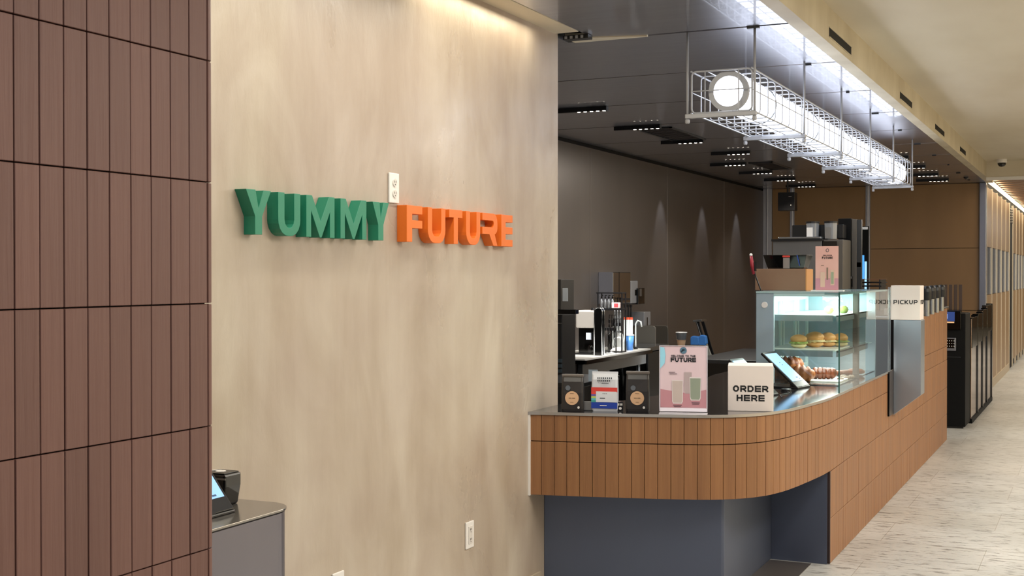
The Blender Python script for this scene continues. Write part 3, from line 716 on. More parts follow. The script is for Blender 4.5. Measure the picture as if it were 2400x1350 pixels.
def poster(loc, rz, w, h, label, big=True, tilt=0):
    t = thing('poster_stand', label, 'poster', loc, rz); M = Matrix.Rotation(tilt, 4, 'X')
    e = bpy.data.objects.new('x', None)
    def P(mb): return MB().add([M @ Vector(v) for v in mb.v], mb.f)
    z0 = .012 if big else .006
    part(P(bx(-w/2+.004, w/2-.004, -.0008, .0008, z0+(.014 if big else 0), h-.003)), 'pink_print', M_pink if big else M_pink2, t)
    if big:
        part(P(bx(-w/2, w/2, -.0045, -.0025, z0, h)), 'acrylic_front', M_acryl, t)
        part(P(bx(-w/2, w/2, .0025, .0045, z0, h)), 'acrylic_back', M_acryl, t)
        fm = mat('acrylic_rim', 'e9e4ee', .15)
        rim = MB().box(-w/2, -w/2+.003, -.0046, .0046, z0, h).box(w/2-.003, w/2, -.0046, .0046, z0, h).box(-w/2, w/2, -.0046, .0046, h-.002, h).box(-w/2, w/2, -.0046, .0046, z0, z0+.016)
        part(P(rim), 'acrylic_rim', fm, t)
    part(bx(-w/2, w/2, -.035, .035, 0, .004) if big else bx(-w/2-.02, w/2+.03, -.03, .03, 0, .006), 'foot', mat('acrylic_foot', 'd8d4da', .2) if big else M_white, t)
    yf = -.0012; U = (1, 0, 0); V = (0, 0, 1)
    def lay(fn, nm, m): a = MB(); fn(a); part(P(a), nm, m, t)
    O = (0, yf, 0)
    # lower darker pink ground of the printed picture
    lay(lambda a: put_poly(a, O, U, V, [(-w/2+.006, z0+.02), (w/2-.006, z0+.02), (w/2-.006, h*.36), (w*.1, h*.30), (-w/2+.006, h*.36)] if big else [(-w/2+.004, z0+.002), (w/2-.004, z0+.002), (w/2-.004, h*.28), (-w/2+.004, h*.28)]), 'printed_ground', mat('deep_pink', 'c98f97', .5))
    O = (0, yf-.0008, 0)
    if big:
        lay(lambda a: put_poly(a, O, U, V, circle(0, h*.93, .0165, 28)), 'emblem', mat('emblem_blue', '56788e', .4))
        def rings(a):
            for k in range(5): put_poly(a, (0, yf-.0016, 0), U, V, [(-.014+k*.004, h*.93-.008+.003*k), (-.009+k*.004, h*.93-.010+.003*k), (.001+k*.003, h*.93+.006-.001*k), (-.003+k*.003, h*.93+.008-.001*k)])
        lay(rings, 'emblem_lines', mat('emblem_dark', '243744', .4))
        lay(lambda a: (put_text(a, 'WELCOME TO THE', .0095, .0072, .0018, .0019, (0, yf-.0006, h*.848), U, V), put_text(a, 'FUTURE', .0215, .0185, .0022, .0052, (0, yf-.0006, h*.793), U, V)), 'printed_words', M_ink)
        def cup(a, x, z, ww, hh): put_poly(a, O, U, V, [(x-ww/2, z+hh), (x-ww*.46, z+.012), (x-ww*.38, z), (x+ww*.38, z), (x+ww*.46, z+.012), (x+ww/2, z+hh)])
        lay(lambda a: (cup(a, .022, h*.30, .036, h*.31)), 'printed_glass', mat('pr_grey', 'b5a3a4', .5))
        O = (0, yf-.0014, 0)
        lay(lambda a: (cup(a, -.028, h*.15, .056, h*.345), cup(a, .058, h*.20, .056, h*.345)), 'printed_glass', mat('pr_rim', 'e0d6d6', .5))
        O = (0, yf-.0020, 0)
        lay(lambda a: cup(a, -.028, h*.165, .050, h*.32), 'printed_drink', mat('pr_milk', 'c3b3ac', .5))
        lay(lambda a: cup(a, .058, h*.215, .050, h*.31), 'printed_drink', mat('pr_green', '8f9886', .5))
        def lines(a):
            for x, z, l in ((-.055, h*.605, .030), (-.048, h*.582, .036), (-.028, h*.125, .042), (-.028, h*.105, .034), (.06, h*.165, .040), (.06, h*.145, .034)): put_rect(a, O, U, V, x-l/2, x+l/2, z, z+.0022)
        lay(lines, 'caption_lines', mat('pr_cap', '5a4650', .5))
        lay(lambda a: put_poly(a, O, U, V, [(-w/2+.004, h-.006), (-w/2+.024, h-.010), (-w/2+.03, h*.86), (-w/2+.026, h*.74), (-w/2+.004, h*.66)]), 'blue_corner_print', mat('pr_cyan', '9fdcf2', .3))
    else:
        lay(lambda a: put_poly(a, O, U, V, circle(.003, h*.90, .009, 20, .0115)), 'emblem', mat('emblem_dark', '243744', .4))
        lay(lambda a: put_poly(a, (0, yf-.0016, 0), U, V, circle(.003, h*.90, .006, 20, .0085)), 'emblem_centre', M_pink2)
        lay(lambda a: (put_text(a, 'FUTURE', .014, .0085, .003, .003, (.003, yf-.0006, h*.735), U, V), put_text(a, 'WELCOME', .006, .006, .0022, .0018, (.003, yf-.0006, h*.79), U, V)), 'printed_words', M_ink)
        lay(lambda a: (put_rect(a, O, U, V, -.04, -.012, h*.09, h*.42), put_rect(a, O, U, V, .022, .046, h*.13, h*.47)), 'printed_glass', mat('pr_beige', 'd9b8a0', .5))
        lay(lambda a: put_rect(a, (0, yf-.0016, 0), U, V, .026, .042, h*.16, h*.42), 'printed_drink', mat('pr_green2', '9aa183', .5))
        lay(lambda a: (put_rect(a, O, U, V, -.002, .008, h*.25, h*.52), put_rect(a, O, U, V, -.036, -.018, h*.56, h*.568)), 'printed_straw', mat('pr_cap2', '8a7560', .5))
    bpy.data.objects.remove(e)
    return t
M_pink = mat('pink_print', 'e6c9cf', .45, 0, 'ecd4d8', 4, (1, 1, 1), .8); M_pink2 = mat('salmon_print', 'dfa99a', .45, 0, 'e4b5a6', 6, (1, 1, 1), .8)
poster((-1.838, 5.885, CZ), R(14), .232, .332, 'large pink drinks poster in a clear acrylic stand on the counter')

def tablet(loc, rz, w, L, ang, label, basew=.22, name='tablet_stand'):
    """front lower edge along local y at x=0, screen leans towards -x; faces +x"""
    t = thing(name, label, 'tablet', loc, rz)
    A = R(ang); M = Matrix.Translation((0, 0, .012)) @ Matrix.Rotation(A, 4, 'Y')
    def P(mb): return MB().add([M @ Vector(v) for v in mb.v], mb.f)
    part(P(bx(-L, 0, -w/2, w/2, -.016, 0)), 'tablet_case', M_black, t, bevel=.003)
    part(P(bx(-L+.018, -.045, -w/2+.012, w/2-.012, 0, .0012)), 'screen', M_screen, t)
    a = MB(); U = M.to_3x3() @ Vector((0, 1, 0)); V = M.to_3x3() @ Vector((-1, 0, 0)); O = M @ Vector((-L*.5, 0, .0013))
    put_rect(a, O, U, V, -.006, .0, L*.16, L*.185); put_rect(a, O, U, V, .0, .008, L*.10, L*.115); put_rect(a, O, U, V, w*.08, w*.22, -L*.27, -L*.245); put_rect(a, O, U, V, w*.22, w*.30, -L*.31, -L*.29)
    part(a, 'screen_marks', mat('screen_ink', '38597c', .4), t)
    c, s = math.cos(A), math.sin(A)
    part(MB().prism([(0, 0), (-.02, .0), (-L*.55*c, L*.5*s), (-L*.50*c, L*.56*s), (.0, .012)], -w*.12, w*.12, 'y'), 'arm', M_black, t)
    part(MB().prism([(-.02, 0), (-.02, .02), (-L*.42*c, L*.36*s+.01), (-L*.42*c-.01, L*.36*s), (-.10, 0)], w*.2, w*.5, 'y'), 'dock', M_gblack, t, bevel=.002)
    part(bx(-basew, .004, -w/2, w/2, 0, .010), 'base_plate', M_black, t, bevel=.003)
    return t
tablet((-1.612, 7.55, CZ), R(-11), .185, .30, 41, 'black payment tablet with blue screen behind the ORDER HERE cube')
q = at(1716, 846, z=1.115)
tablet((q.x+.225, q.y+.0, CZ), R(-11), .17, .29, 41, 'black tablet half hidden behind the ORDER HERE cube')
part(MB().lathe([(.03, 0), (.03, .012), (.02, .016), (0, .017)], n=24), 'puck', M_black, tag(bpy.data.objects.new('card_reader', None), 'small round black card reader puck beside the payment tablet', 'card reader'))
cr = bpy.data.objects['card_reader']; COL.objects.link(cr); cr.location = (-1.66, 7.30, CZ)
part(MB().tube([(.01, -.03, .004), (.05, -.12, .003), (.03, -.28, .003), (.07, -.40, .003)], .002, 6), 'cable', M_black, cr)

# ================================================================== GLASS CASE
X0, X1, YA, YB, ZT = -1.95, -1.44, 7.75, 9.12, 1.50; CB = CZ+.0006
case = thing('pastry_case', 'glass pastry display case on the tiled counter', 'display case', (0, 0, 0))
M_cframe = mat('pale_blue_panel', '9fb2bd', .4, .2); M_cdark = mat('case_grey_frame', '6d6a68', .35, .5)
part(bx(X0, -1.84, YA, YA+.03, CB, ZT-.012), 'corner_panel', M_cframe, case, bevel=.002)
part(MB().lathe([(.0, -.006), (.018, -.006), (.02, 0)], (-1.897, YA, 1.415), 24, 'y'), 'round_button', M_white, case)
part(bx(X0+.012, X0+.03, YA+.03, YB, CB, ZT-.012), 'back_panel', M_cframe, case)
mb = MB()
for y in (7.86, 8.22, 8.30, 8.66, 8.74, 9.05): mb.box(X0+.03, X0+.045, y, y+.035, CZ+.02, ZT-.03)
for z in (CZ+.02, ZT-.07): mb.box(X0+.03, X0+.043, 7.86, 9.08, z, z+.035)
part(mb, 'rear_door_frame', mat('case_white_frame', 'dcefee', .35), case)
part(bx(-1.84, X1, YA, YA+.006, CZ+.004, ZT-.012), 'near_glass', M_glass, case)
part(bx(X1-.03, X1+.002, 8.38, 8.44, CZ+.002, ZT-.012), 'upright_post', M_cdark, case)
part(bx(X0, X1, YB-.03, YB, CB, ZT-.012), 'far_panel', M_cframe, case)
part(bx(X0, -1.365, YA-.005, YB+.005, ZT-.012, ZT), 'top_glass', mat('case_top_panel', 'a9c9cc', .12, .3), case)
part(bx(-1.84, X1, YA-.002, YA+.012, ZT-.03, ZT-.012), 'top_rail', mat('rail_pale', 'bfe0e0', .3, .2), case)
part(bx(X0+.06, X1-.04, YA+.03, YA+.05, ZT-.024, ZT-.013), 'light_strip', mat('case_led', 'e8fff6', .5, emit=1.6), case)
part(bx(X1-.06, X1-.035, YA+.05, YB-.05, ZT-.024, ZT-.013), 'light_strip', MATS['case_led'], case)
area('case_lamp', (-1.62, 8.4, ZT-.03), (.22, 1.2), 17, (1, .97, .88))
area('case_lamp_low', (-1.60, 8.4, 1.115), (.2, 1.0), 7, (1, .97, .88))
SH = []
for z, nm in ((1.345, 'shelf'), (1.125, 'shelf')):
    s = part(bx(X0+.05, X1-.02, YA+.12, YB-.06, z, z+.006), nm, mat('shelf_glass', 'b9d4d2', .2, .2), case)
    part(bx(X0+.05, X1-.06, YA+.10, YA+.12, z-.03, z+.008), 'shelf_rail', mat('rail_grey', '8c9a9c', .3, .6), case)
    part(bx(X1-.04, X1-.02, YA+.12, 8.9, z-.03, z+.008), 'shelf_rail', MATS['rail_grey'], case)
    for yy in (YA+.16, 8.8): part(MB().box(X0+.045, X0+.20, yy, yy+.012, z-.02, z), 'shelf_bracket', M_steel, case)
part(bx(X0+.03, X1-.006, YA+.006, YB-.03, CB, CZ+.005), 'case_floor', mat('case_floor_metal', '9fa8aa', .12, .9), case)
gd = thing('guard_glass', 'upright clear guard glass along the counter edge before the pastry case', 'glass screen', (-1.352, 7.285, CZ+.0006))
part(bx(-.005, .003, 0, 1.86, 0, .575), 'pane', M_guard, gd); part(bx(-.005, .003, -.003, .0, 0, .575), 'near_edge', M_gedge, gd)
part(bx(-.01, .006, 1.86, 1.885, 0, .59), 'far_post', M_steel, gd)
part(bx(-.085, .003, 0.0, .47, .562, .575), 'top_strip', mat('top_strip', '7fa8ab', .12, .4), gd)

def noisy(a, b, s): return lambda d: 1+a*math.sin(d.x*b+s)*math.sin(d.y*b*1.3+s*2)+a*.6*math.sin(d.z*b*1.7+s)
def tray(x, y, z, w, d, label):
    o = MB().prism(rrect(-w/2, w/2, -d/2, d/2, .015), 0, .008).build('serving_tray', mat('tray_white', 'ece8e0', .35), loc=(x, y, z), bevel=.002)
    return tag(o, label, 'tray')
M_bun = mat('golden_bun', 'd99a52', .45, 0, 'e8b878', 14, (1, 1, 1), .9, bump=.2)
M_cro = mat('croissant_brown', '6e3a18', .4, 0, 'a86430', 18, (1, 1, 1), 1.0, bump=.4)
M_loaf = mat('dark_glazed_loaf', '42200f', .3, 0, '703818', 16, (1, 1, 1), 1.0, bump=.3)
M_let = mat('lettuce_green', '7c9a3c', .5, 0, 'c6d27c', 30, (1, 1, 1), 1.0, bump=.4)
M_fil = mat('egg_filling', 'e8cf88', .5, 0, 'f3e6b8', 30, (1, 1, 1), 1.0, bump=.3)
tray(-1.70, 8.17, 1.131, .42, .50, 'white tray of sandwiches on the middle shelf of the pastry case')
tray(-1.60, 8.13, CZ+.005, .26, .36, 'white tray under the glazed loaf on the case floor')
def sandwich(x, y, z, s, label, rz=0, kind=0):
    t = thing('sandwich', label, 'sandwich', (x, y, z), rz, 'filled buns on the middle shelf')
    part(MB().blob((0, 0, .055*s), (.052*s, .05*s, .032*s), f=noisy(.03, 3, rz)), 'bun_top', M_bun, t, smooth=True)
    part(MB().blob((0, 0, .018*s), (.05*s, .048*s, .019*s), f=noisy(.03, 3, 1+rz)), 'bun_bottom', M_bun if kind else M_fil, t, smooth=True)
    part(MB().blob((0, 0, .034*s), (.055*s, .053*s, .012*s), nu=36, f=noisy(.16, 9, rz)), 'lettuce', M_let if kind != 1 else M_fil, t, smooth=True)
    return t
sandwich(-1.735, 7.98, 1.139, 1.0, 'round bun with lettuce at the front left of the shelf tray', 0, 0)
sandwich(-1.665, 8.13, 1.139, 1.15, 'large golden bun in the middle of the shelf tray', .5, 1)
sandwich(-1.60, 8.22, 1.139, 1.05, 'golden filled bun behind the large one on the shelf tray', .9, 1)
sandwich(-1.53, 8.27, 1.139, 1.0, 'lettuce sandwich at the right end of the shelf tray', 1.7, 0)
for i, (x, y) in enumerate(((-1.78, 8.33), (-1.70, 8.37), (-1.55, 8.39))):
    t = thing('price_spike', ['left', 'middle', 'right'][i]+' one of three small cream tags standing behind the buns', 'tag', (x, y, 1.131), 0, 'cream tags behind the buns')
    part(bx(-.007, .007, -.002, .002, 0, .09), 'tag', M_white, t); part(bx(-.012, .012, -.008, .008, 0, .008), 'foot', M_white, t)
def croissant(x, y, z, rz, s, label):
    t = MB(); n = 25; path = []; rad = []
    for i in range(n):
        u = i/(n-1)*2-1; a = u*1.25
        path.append((math.sin(a)*.075*s, -(math.cos(a)-1)*.06*s, 0)); base_ = (1-u*u)**.55*.040*s+.006*s
        rad.append(base_*(1+.16*math.sin(u*22)))
    pts = [(p[0], p[1], .038*s) for p in path]
    t.tube(pts, rad, 14)
    o = t.build('croissant', M_cro, smooth=True, loc=(x, y, z), rz=rz); return tag(o, label, 'croissant', 'croissants on the case floor')
croissant(-1.80, 7.99, CZ+.0605, .4, 1.15, 'upper croissant leaning on the pile behind the payment tablet')
croissant(-1.735, 7.93, CZ+.005, -.2, 1.25, 'front croissant of the pile behind the payment tablet')
croissant(-1.86, 8.06, CZ+.005, .9, 1.2, 'rear croissant at the left of the pile on the case floor')
croissant(-1.745, 8.12, CZ+.005, 1.2, .8, 'small croissant between the pile and the loaf')
def loaf(x, y, z, rz, label):
    mb = MB()
    for k in range(5):
        mb.blob((-.052+k*.026, .004*(-1)**k, .037), (.027, .040, .037), f=noisy(.05, 4, k))
    o = mb.build('glazed_loaf', M_loaf, smooth=True, loc=(x, y, z), rz=rz); return tag(o, label, 'bread')
loaf(-1.60, 8.10, CZ+.013, .25, 'dark glazed twisted loaf on the white tray at the case floor')
for i, (x, y) in enumerate(((-1.60, 8.45), (-1.53, 8.50), (-1.50, 8.66))):
    mb = MB(); mb.tube([(-.06, 0, .018), (-.04, 0, .02), (0, .004, .022), (.04, 0, .02), (.06, 0, .018)], [.008, .018, .020, .018, .008], 12)
    tag(mb.build('pastry_roll', M_loaf, smooth=True, loc=(x, y, CZ+.005), rz=.3), ['left', 'middle', 'right'][i]+' brown pastry roll behind the glazed loaf', 'pastry', 'pastry rolls on the case floor')
for i, (x, y) in enumerate(((-1.50, 8.12), (-1.48, 8.24), (-1.47, 8.34), (-1.52, 8.33))):
    tag(MB().blob((0, 0, .010), (.022, .020, .011), f=noisy(.12, 8, i)).build('dark_cookie', mat('cookie', '3c2a20', .5, 0, 'b0a090', 60, (1, 1, 1), 1.2), smooth=True, loc=(x, y, CZ+.005)), ['nearest', 'second', 'third', 'left hand'][i]+' dark speckled cookie near the customer glass', 'cookie', 'cookies by the customer glass')
for i, (x, y) in enumerate(((-1.56, 8.05), (-1.50, 8.22))):
    t = thing('salad_cup', ['left', 'right'][i]+' clear cup with green filling on the top shelf of the case', 'cup', (x, y, 1.353), 0, 'clear cups on the top case shelf')
    part(MB().lathe([(.030, .0), (.036, .045), (.040, .09), (.034, .105)], n=24), 'cup', M_acryl, t, smooth=True)
    part(MB().blob((0, 0, .026), (.030, .030, .025), f=noisy(.08, 9, i)), 'greens', M_let, t, smooth=True)
    part(MB().lathe([(.041, .105), (.041, .110), (.025, .125)], n=24), 'lid', M_acryl, t, smooth=True)
# on top of the case
q = at(1938, 678, y=8.0)
poster((q.x, 8.0, ZT), R(2), .150, .285, 'narrow salmon pink drinks poster standing on top of the pastry case', False)
q = at(1770, 680, y=8.25); q2 = at(1888, 680, y=8.25)
t = thing('cardboard_box', 'plain brown cardboard box on top of the pastry case', 'box', ((q.x+q2.x)/2, 8.35, ZT))
cbw = (q2.x-q.x)/2; M_card = mat('cardboard', '7f6149', .7, 0, '8a6b52', 5, (1, 1, 1), .8)
part(bx(-cbw, cbw, -.10, .10, .001, .142), 'box_body', M_card, t, bevel=.002); part(bx(cbw, cbw+.007, -.10, .10, .001, .140), 'flap', mat('cardboard_lit', 'c48a50', .6), t)  # flap wears a lighter cardboard copy, its lit look put into the colour
q = at(1845, 632, y=8.32)
t = thing('plastic_tub', 'black flared plastic tub on the cardboard box', 'tub', (q.x, 8.34, ZT+.142))
tb = MB(); a, b, h_ = .118, .145, .092
tb.add([(-a, -.07, 0), (a, -.07, 0), (a, .07, 0), (-a, .07, 0), (-b, -.09, h_), (b, -.09, h_), (b, .09, h_), (-b, .09, h_), (-b+.008, -.082, h_), (b-.008, -.082, h_), (b-.008, .082, h_), (-b+.008, .082, h_), (-a+.008, -.062, .01), (a-.008, -.062, .01), (a-.008, .062, .01), (-a+.008, .062, .01)],
       [(3, 2, 1, 0), (0, 1, 5, 4), (1, 2, 6, 5), (2, 3, 7, 6), (3, 0, 4, 7), (4, 5, 9, 8), (5, 6, 10, 9), (6, 7, 11, 10), (7, 4, 8, 11), (8, 9, 13, 12), (9, 10, 14, 13), (10, 11, 15, 14), (11, 8, 12, 15), (12, 13, 14, 15)])
part(tb, 'tub', M_gblack, t, bevel=.003)
part(MB().tube([(.08, -.092, .09), (.09, -.09, .05), (.095, -.084, .02)], .003, 6), 'blue_tie', mat('blue_tie', '2a4ba0', .5), t)
q = at(1840, 625, y=8.22)
t = thing('steel_canister', 'small steel canister with red lid in front of the black tub', 'canister', (q.x, 8.262, ZT+.142))
part(bx(-.023, .023, -.008, .008, .002, .075), 'body', M_steel, t, bevel=.003); part(bx(-.026, .026, -.011, .011, .075, .092), 'lid', mat('red_lid', 'c8392c', .4), t, bevel=.003)
t = thing('barcode_scanner', 'red and black handheld scanner on a thin cable left of the case', 'scanner', (-2.03, 8.02, CZ))
part(MB().tube([(.055, -.02, .0), (.055, 0, .30), (.05, 0, .56), (.012, 0, .66), (-.002, 0, .70)], .005, 8), 'cable', M_black, t, smooth=True)
part(MB().tube([(-.004, 0, .68), (-.014, 0, .74), (-.022, 0, .80)], [.010, .013, .009], 10), 'red_handle', mat('scanner_red', '9a2430', .4), t, smooth=True)
part(MB().blob((-.022, 0, .805), (.010, .012, .010)), 'head', M_white, t, smooth=True); part(bx(.002, .012, -.01, .01, .70, .76), 'trigger', M_black, t)
part(MB().lathe([(.03, 0), (.03, .006), (.01, .01)], (.055, -.02, 0), 20), 'foot', M_black, t)
# cup lids rack on the raised top
t = thing('lid_dispenser', 'rack of four black capped grey tubes on the raised counter end', 'dispenser', (-1.60, 9.62, 1.297))
for i in range(4):
    q = at(2172+11.5*i, 700, y=9.72+.50*i); a = (q.x+1.60, q.y-9.62)
    part(MB().lathe([(.021, .0), (.021, .135)], (a[0], a[1], 0), 48), 'grey_tube', M_steel, t, smooth=False)
    part(MB().lathe([(.033, .118), (.034, .18), (.031, .205), (.022, .22), (.0, .225)], (a[0], a[1], 0), 40), 'black_cap', M_black, t)
part(bx(-.12, .01, .0, .012, .0, .20), 'end_plate', M_dsteel, t)
part(bx(-.12, .26, .0, 1.8, .0, .006), 'rack_base', M_black, t)

# ================================================================== KIOSKS BEHIND THE COUNTER END
kq0 = at(2216, 1003, z=0); kx1 = at(2262, 1003, y=13.85).x
t = thing('self_service_kiosk', 'black self service kiosk with blue screen beyond the counter end', 'kiosk', (-1.55, 13.85, 0))
KX = kx1+1.55
part(bx(-.35, KX, 0, .5, .02, 1.20), 'cabinet', M_mblack, t, bevel=.006); part(bx(-.33, KX-.02, .02, .48, 0, .02), 'plinth', M_gblack, t)
def kz(py): return at(2240, py, y=13.85).z
kxx = lambda px: at(px, 800, y=13.85).x+1.55
part(MB().prism([(0, kz(770)), (-.03, kz(772)), (-.02, kz(728)), (.05, kz(726)), (.1, kz(726)), (.1, kz(770))], -.30, kxx(2252), 'x'), 'screen_head', M_gblack, t, bevel=.003)
part(bx(-.28, kxx(2238), -.032, -.026, kz(753), kz(731)), 'screen', mat('navy_screen', '2a3f78', .3, emit=.5), t)
part(bx(kxx(2216), kxx(2222), -.034, -.031, kz(747), kz(736)), 'screen_tile', mat('light_blue_tile', '6b8fd0', .3, emit=.6), t)
part(bx(-.28, kxx(2237), -.034, -.026, kz(757), kz(754)), 'light_bar', mat('warm_bar', 'e0b080', .4, emit=.6), t)
part(bx(-.2, kxx(2241), -.02, 0.001, kz(822), kz(792)), 'card_reader', mat('reader_grey', '84868c', .3, .6), t, bevel=.004)
part(bx(-.18, kxx(2237), -.024, -.018, kz(816), kz(794)), 'keypad', M_gblack, t)
mb = MB()
for i in range(4):
    for j in range(3):
        x = kxx(2220)+.022*i; z = kz(812)+.028*j; mb.box(x, x+.008, -.026, -.023, z, z+.006)
part(mb, 'key', M_white, t)
part(bx(-.30, kxx(2252), -.004, .001, kz(838), kz(836)), 'drawer_line', M_dsteel, t)
# glossy stanchion of four black panels beside it
gp = thing('glossy_partition', 'row of glossy black and bronze panels standing beside the kiosk', 'partition', (-1.27, 14.40, 0))
M_bronze = mat('polished_bronze', 'b8a294', .08, .95)
for k, (a, b, h0) in enumerate(((0, .70, 1.13), (.74, 1.35, 1.15), (1.39, 1.98, 1.18), (2.02, 2.72, 1.22))):
    part(bx(-.055, .0, a, b, .05, h0-.0), 'bronze_panel', M_bronze, gp, bevel=.004)
    part(bx(-.06, .008, a+.02, b-.02, h0-.32, h0+.01), 'black_top_panel', M_gblack, gp, bevel=.004)
    part(bx(-.065, .012, b-.03, b+.04, .03, h0+.02), 'black_post', M_gblack, gp, bevel=.004)
part(bx(-.07, .012, -.02, 2.76, 0, .05), 'plinth', M_mblack, gp)
mb_ = None
for i in range(4):
    px = (2216, 2228, 2239.5, 2251)[i]; q = at(px, 727, y=14.15+.02*i)
    t = tag(bx(-.017, .017, -.004, .004, 0, .30).build('menu_board', mat('dark_wood_board', '3d2c22', .45), loc=(q.x, q.y, 1.20), bevel=.002, rz=R(3)), ['first', 'second', 'third', 'fourth'][i]+' from left of four dark upright boards behind the counter end', 'board', 'dark upright boards on the kiosk')
q = at(2318, 880, x=-1.408)
q = at(2322, 818, x=-1.41)
t = thing('access_reader', 'small white reader plate on the corridor wall beside the glossy partition', 'card reader', (-1.415, q.y, q.z))
part(bx(0, .012, -.06, .06, -.09, .09), 'plate', M_white, t, bevel=.003); part(bx(.012, .015, -.02, .02, -.02, .02), 'button', mat('reader_grey', '84868c'), t)

# ================================================================== KITCHEN
KB = .90
wt = thing('work_counter', 'dark edged steel work counter along the bronze kitchen wall', 'counter', (0, 0, 0))
part(bx(-4.44, -3.90, 9.76, 11.45, KB-.045, KB), 'worktop', mat('pale_worktop', 'c8c8c4', .3, .35), wt, bevel=.002); part(bx(-4.44, -3.885, 9.76, 11.46, KB-.045, KB-.012), 'front_edge', M_gblack, wt)
part(bx(-3.97, -3.93, 9.78, 11.4, KB-.14, KB-.05), 'apron', M_steel, wt)
for x in (-3.98, -4.36):
    for y in (9.82, 10.5, 11.32): part(MB().tube([(x, y, 0), (x, y, KB-.05)], .02, 10), 'leg', M_steel, wt, smooth=True)
part(bx(-4.38, -3.95, 9.8, 11.38, .25, .27), 'undershelf', M_dsteel, wt)
# second far work counter with steel backsplash panels
w2 = thing('work_counter', 'far steel counter behind the upright grey panels', 'counter', (0, 0, 0))
part(bx(-4.44, -3.98, 11.6, 12.28, KB-.04, KB), 'worktop', M_steel, w2, bevel=.002)
part(bx(-4.42, -4.02, 11.62, 12.26, .001, KB-.04), 'cabinet', M_gblack, w2)
part(bx(-4.0, -3.985, 11.62, 12.2, .05, KB-.05), 'door', M_dsteel, w2)
for i, (px0, px1, py0) in enumerate(((1491, 1536, 763), (1530, 1565, 763))):
    y = 12.3+.9*i; a, b = at(px0, 800, y=y).x, at(px1, 800, y=y).x; zt = at(px0, py0, y=y).z
    t = tag(MB().prism(rrect(a, b, 0, zt-.0, .03), y, y+.02, 'y').build('splash_panel', mat('panel_grey%d' % i, ('8c8a84', '6f6b63')[i], .35, .8), bevel=.002), ['nearer', 'farther'][i]+' of two upright grey steel panels on the kitchen side', 'panel', 'grey steel panels by the kitchen wall')
# items standing left: tall grey machine cut by the wall end
q0 = at(1302, 800, y=9.2); q1 = at(1349, 800, y=9.48); L = q1.x; zz = lambda py, y=9.2: at(1330, py, y=y).z
t = thing('ice_machine', 'tall grey machine cut off by the plaster wall end', 'machine', (L-.45, 9.2, 0))
part(bx(0, .45, 0, .28, .02, zz(738)), 'cabinet', M_dsteel, t, bevel=.006)
part(bx(0.02, .44, .0, .27, zz(730), zz(655)), 'upper_unit', mat('charcoal_case', '34322f', .4, .3), t, bevel=.004)
a = at(1319, 690, y=9.2).x-(L-.45); b = at(1331, 690, y=9.2).x-(L-.45)
part(bx(a, b, -.004, .001, zz(706), zz(675)), 'sticker', mat('grey_sticker', '9aa0a4', .5), t)
part(bx(-.1, .45+.13, -.03, .03, zz(736), zz(725)), 'handle_bar', M_gblack, t, bevel=.004)
part(bx(.0, .45, -.006, .001, zz(759), zz(757)), 'seam', M_steel, t)
for k in range(3): part(bx(.02, .45, -.008, .001, zz(850+k*12), zz(842+k*12)), 'drawer', mat('slate_drawer', '3d4a52', .35, .4), t)
# coffee brewer on worktop
yb = 10.32; zb = lambda py: at(1380, py, y=yb).z; xb = lambda px: at(px, 760, y=yb).x
t = thing('coffee_brewer', 'stainless coffee brewer on the dark work counter', 'coffee machine', (xb(1378), yb, KB)); X = xb(1378)
part(bx(xb(1349)-X, xb(1393)-X, 0, .22, zb(769)-KB, zb(728)-KB), 'brewer_body', mat('satin_steel', 'c4bfb8', .42, .6), t, bevel=.012)
part(bx(xb(1352)-X, xb(1389)-X, .04, .2, 0, zb(769)-KB), 'rear_column', M_gblack, t, bevel=.004)
part(bx(xb(1350)-X, xb(1391)-X, -.02, .2, 0, .012), 'drip_base', M_black, t)
part(MB().lathe([(.022, .012), (.026, .06), (.016, .085)], (xb(1384)-X, .0, 0), 20), 'glass_jug', M_acryl, t, smooth=True)
part(bx(xb(1374)-X, xb(1386)-X, -.006, .0, zb(796)-KB, zb(780)-KB), 'label', mat('pale_tag', 'b4bccb', .4), t)
part(MB().lathe([(.02, zb(728)-KB), (.016, zb(722)-KB)], (xb(1382)-X, .08, 0), 16), 'filler_cap', M_black, t)
yb = 10.24; xb2 = lambda px: at(px, 760, y=yb).x; zb2 = lambda py: at(1400, py, y=yb).z
t = thing('water_boiler', 'arched chrome trimmed black boiler beside the brewer', 'boiler', (xb2(1402), yb, KB))
wq = (xb2(1410)-xb2(1392))/2; hq = zb2(722)-KB
arch = [(-wq, 0), (-wq, hq-wq)]+[(-wq*math.cos(R(k)), hq-wq+wq*math.sin(R(k))) for k in range(20, 180, 20)]+[(wq, hq-wq), (wq, 0)]
part(MB().prism([(u*.86, v) for u, v in arch], .0, .05, 'y'), 'black_body', M_gblack, t)
mb = MB(); mb.tube([(u, 0, v+.004) for u, v in arch], .006, 8); mb.tube([(u, .05, v+.004) for u, v in arch], .006, 8); part(mb, 'chrome_trim', M_mirror, t, smooth=True)
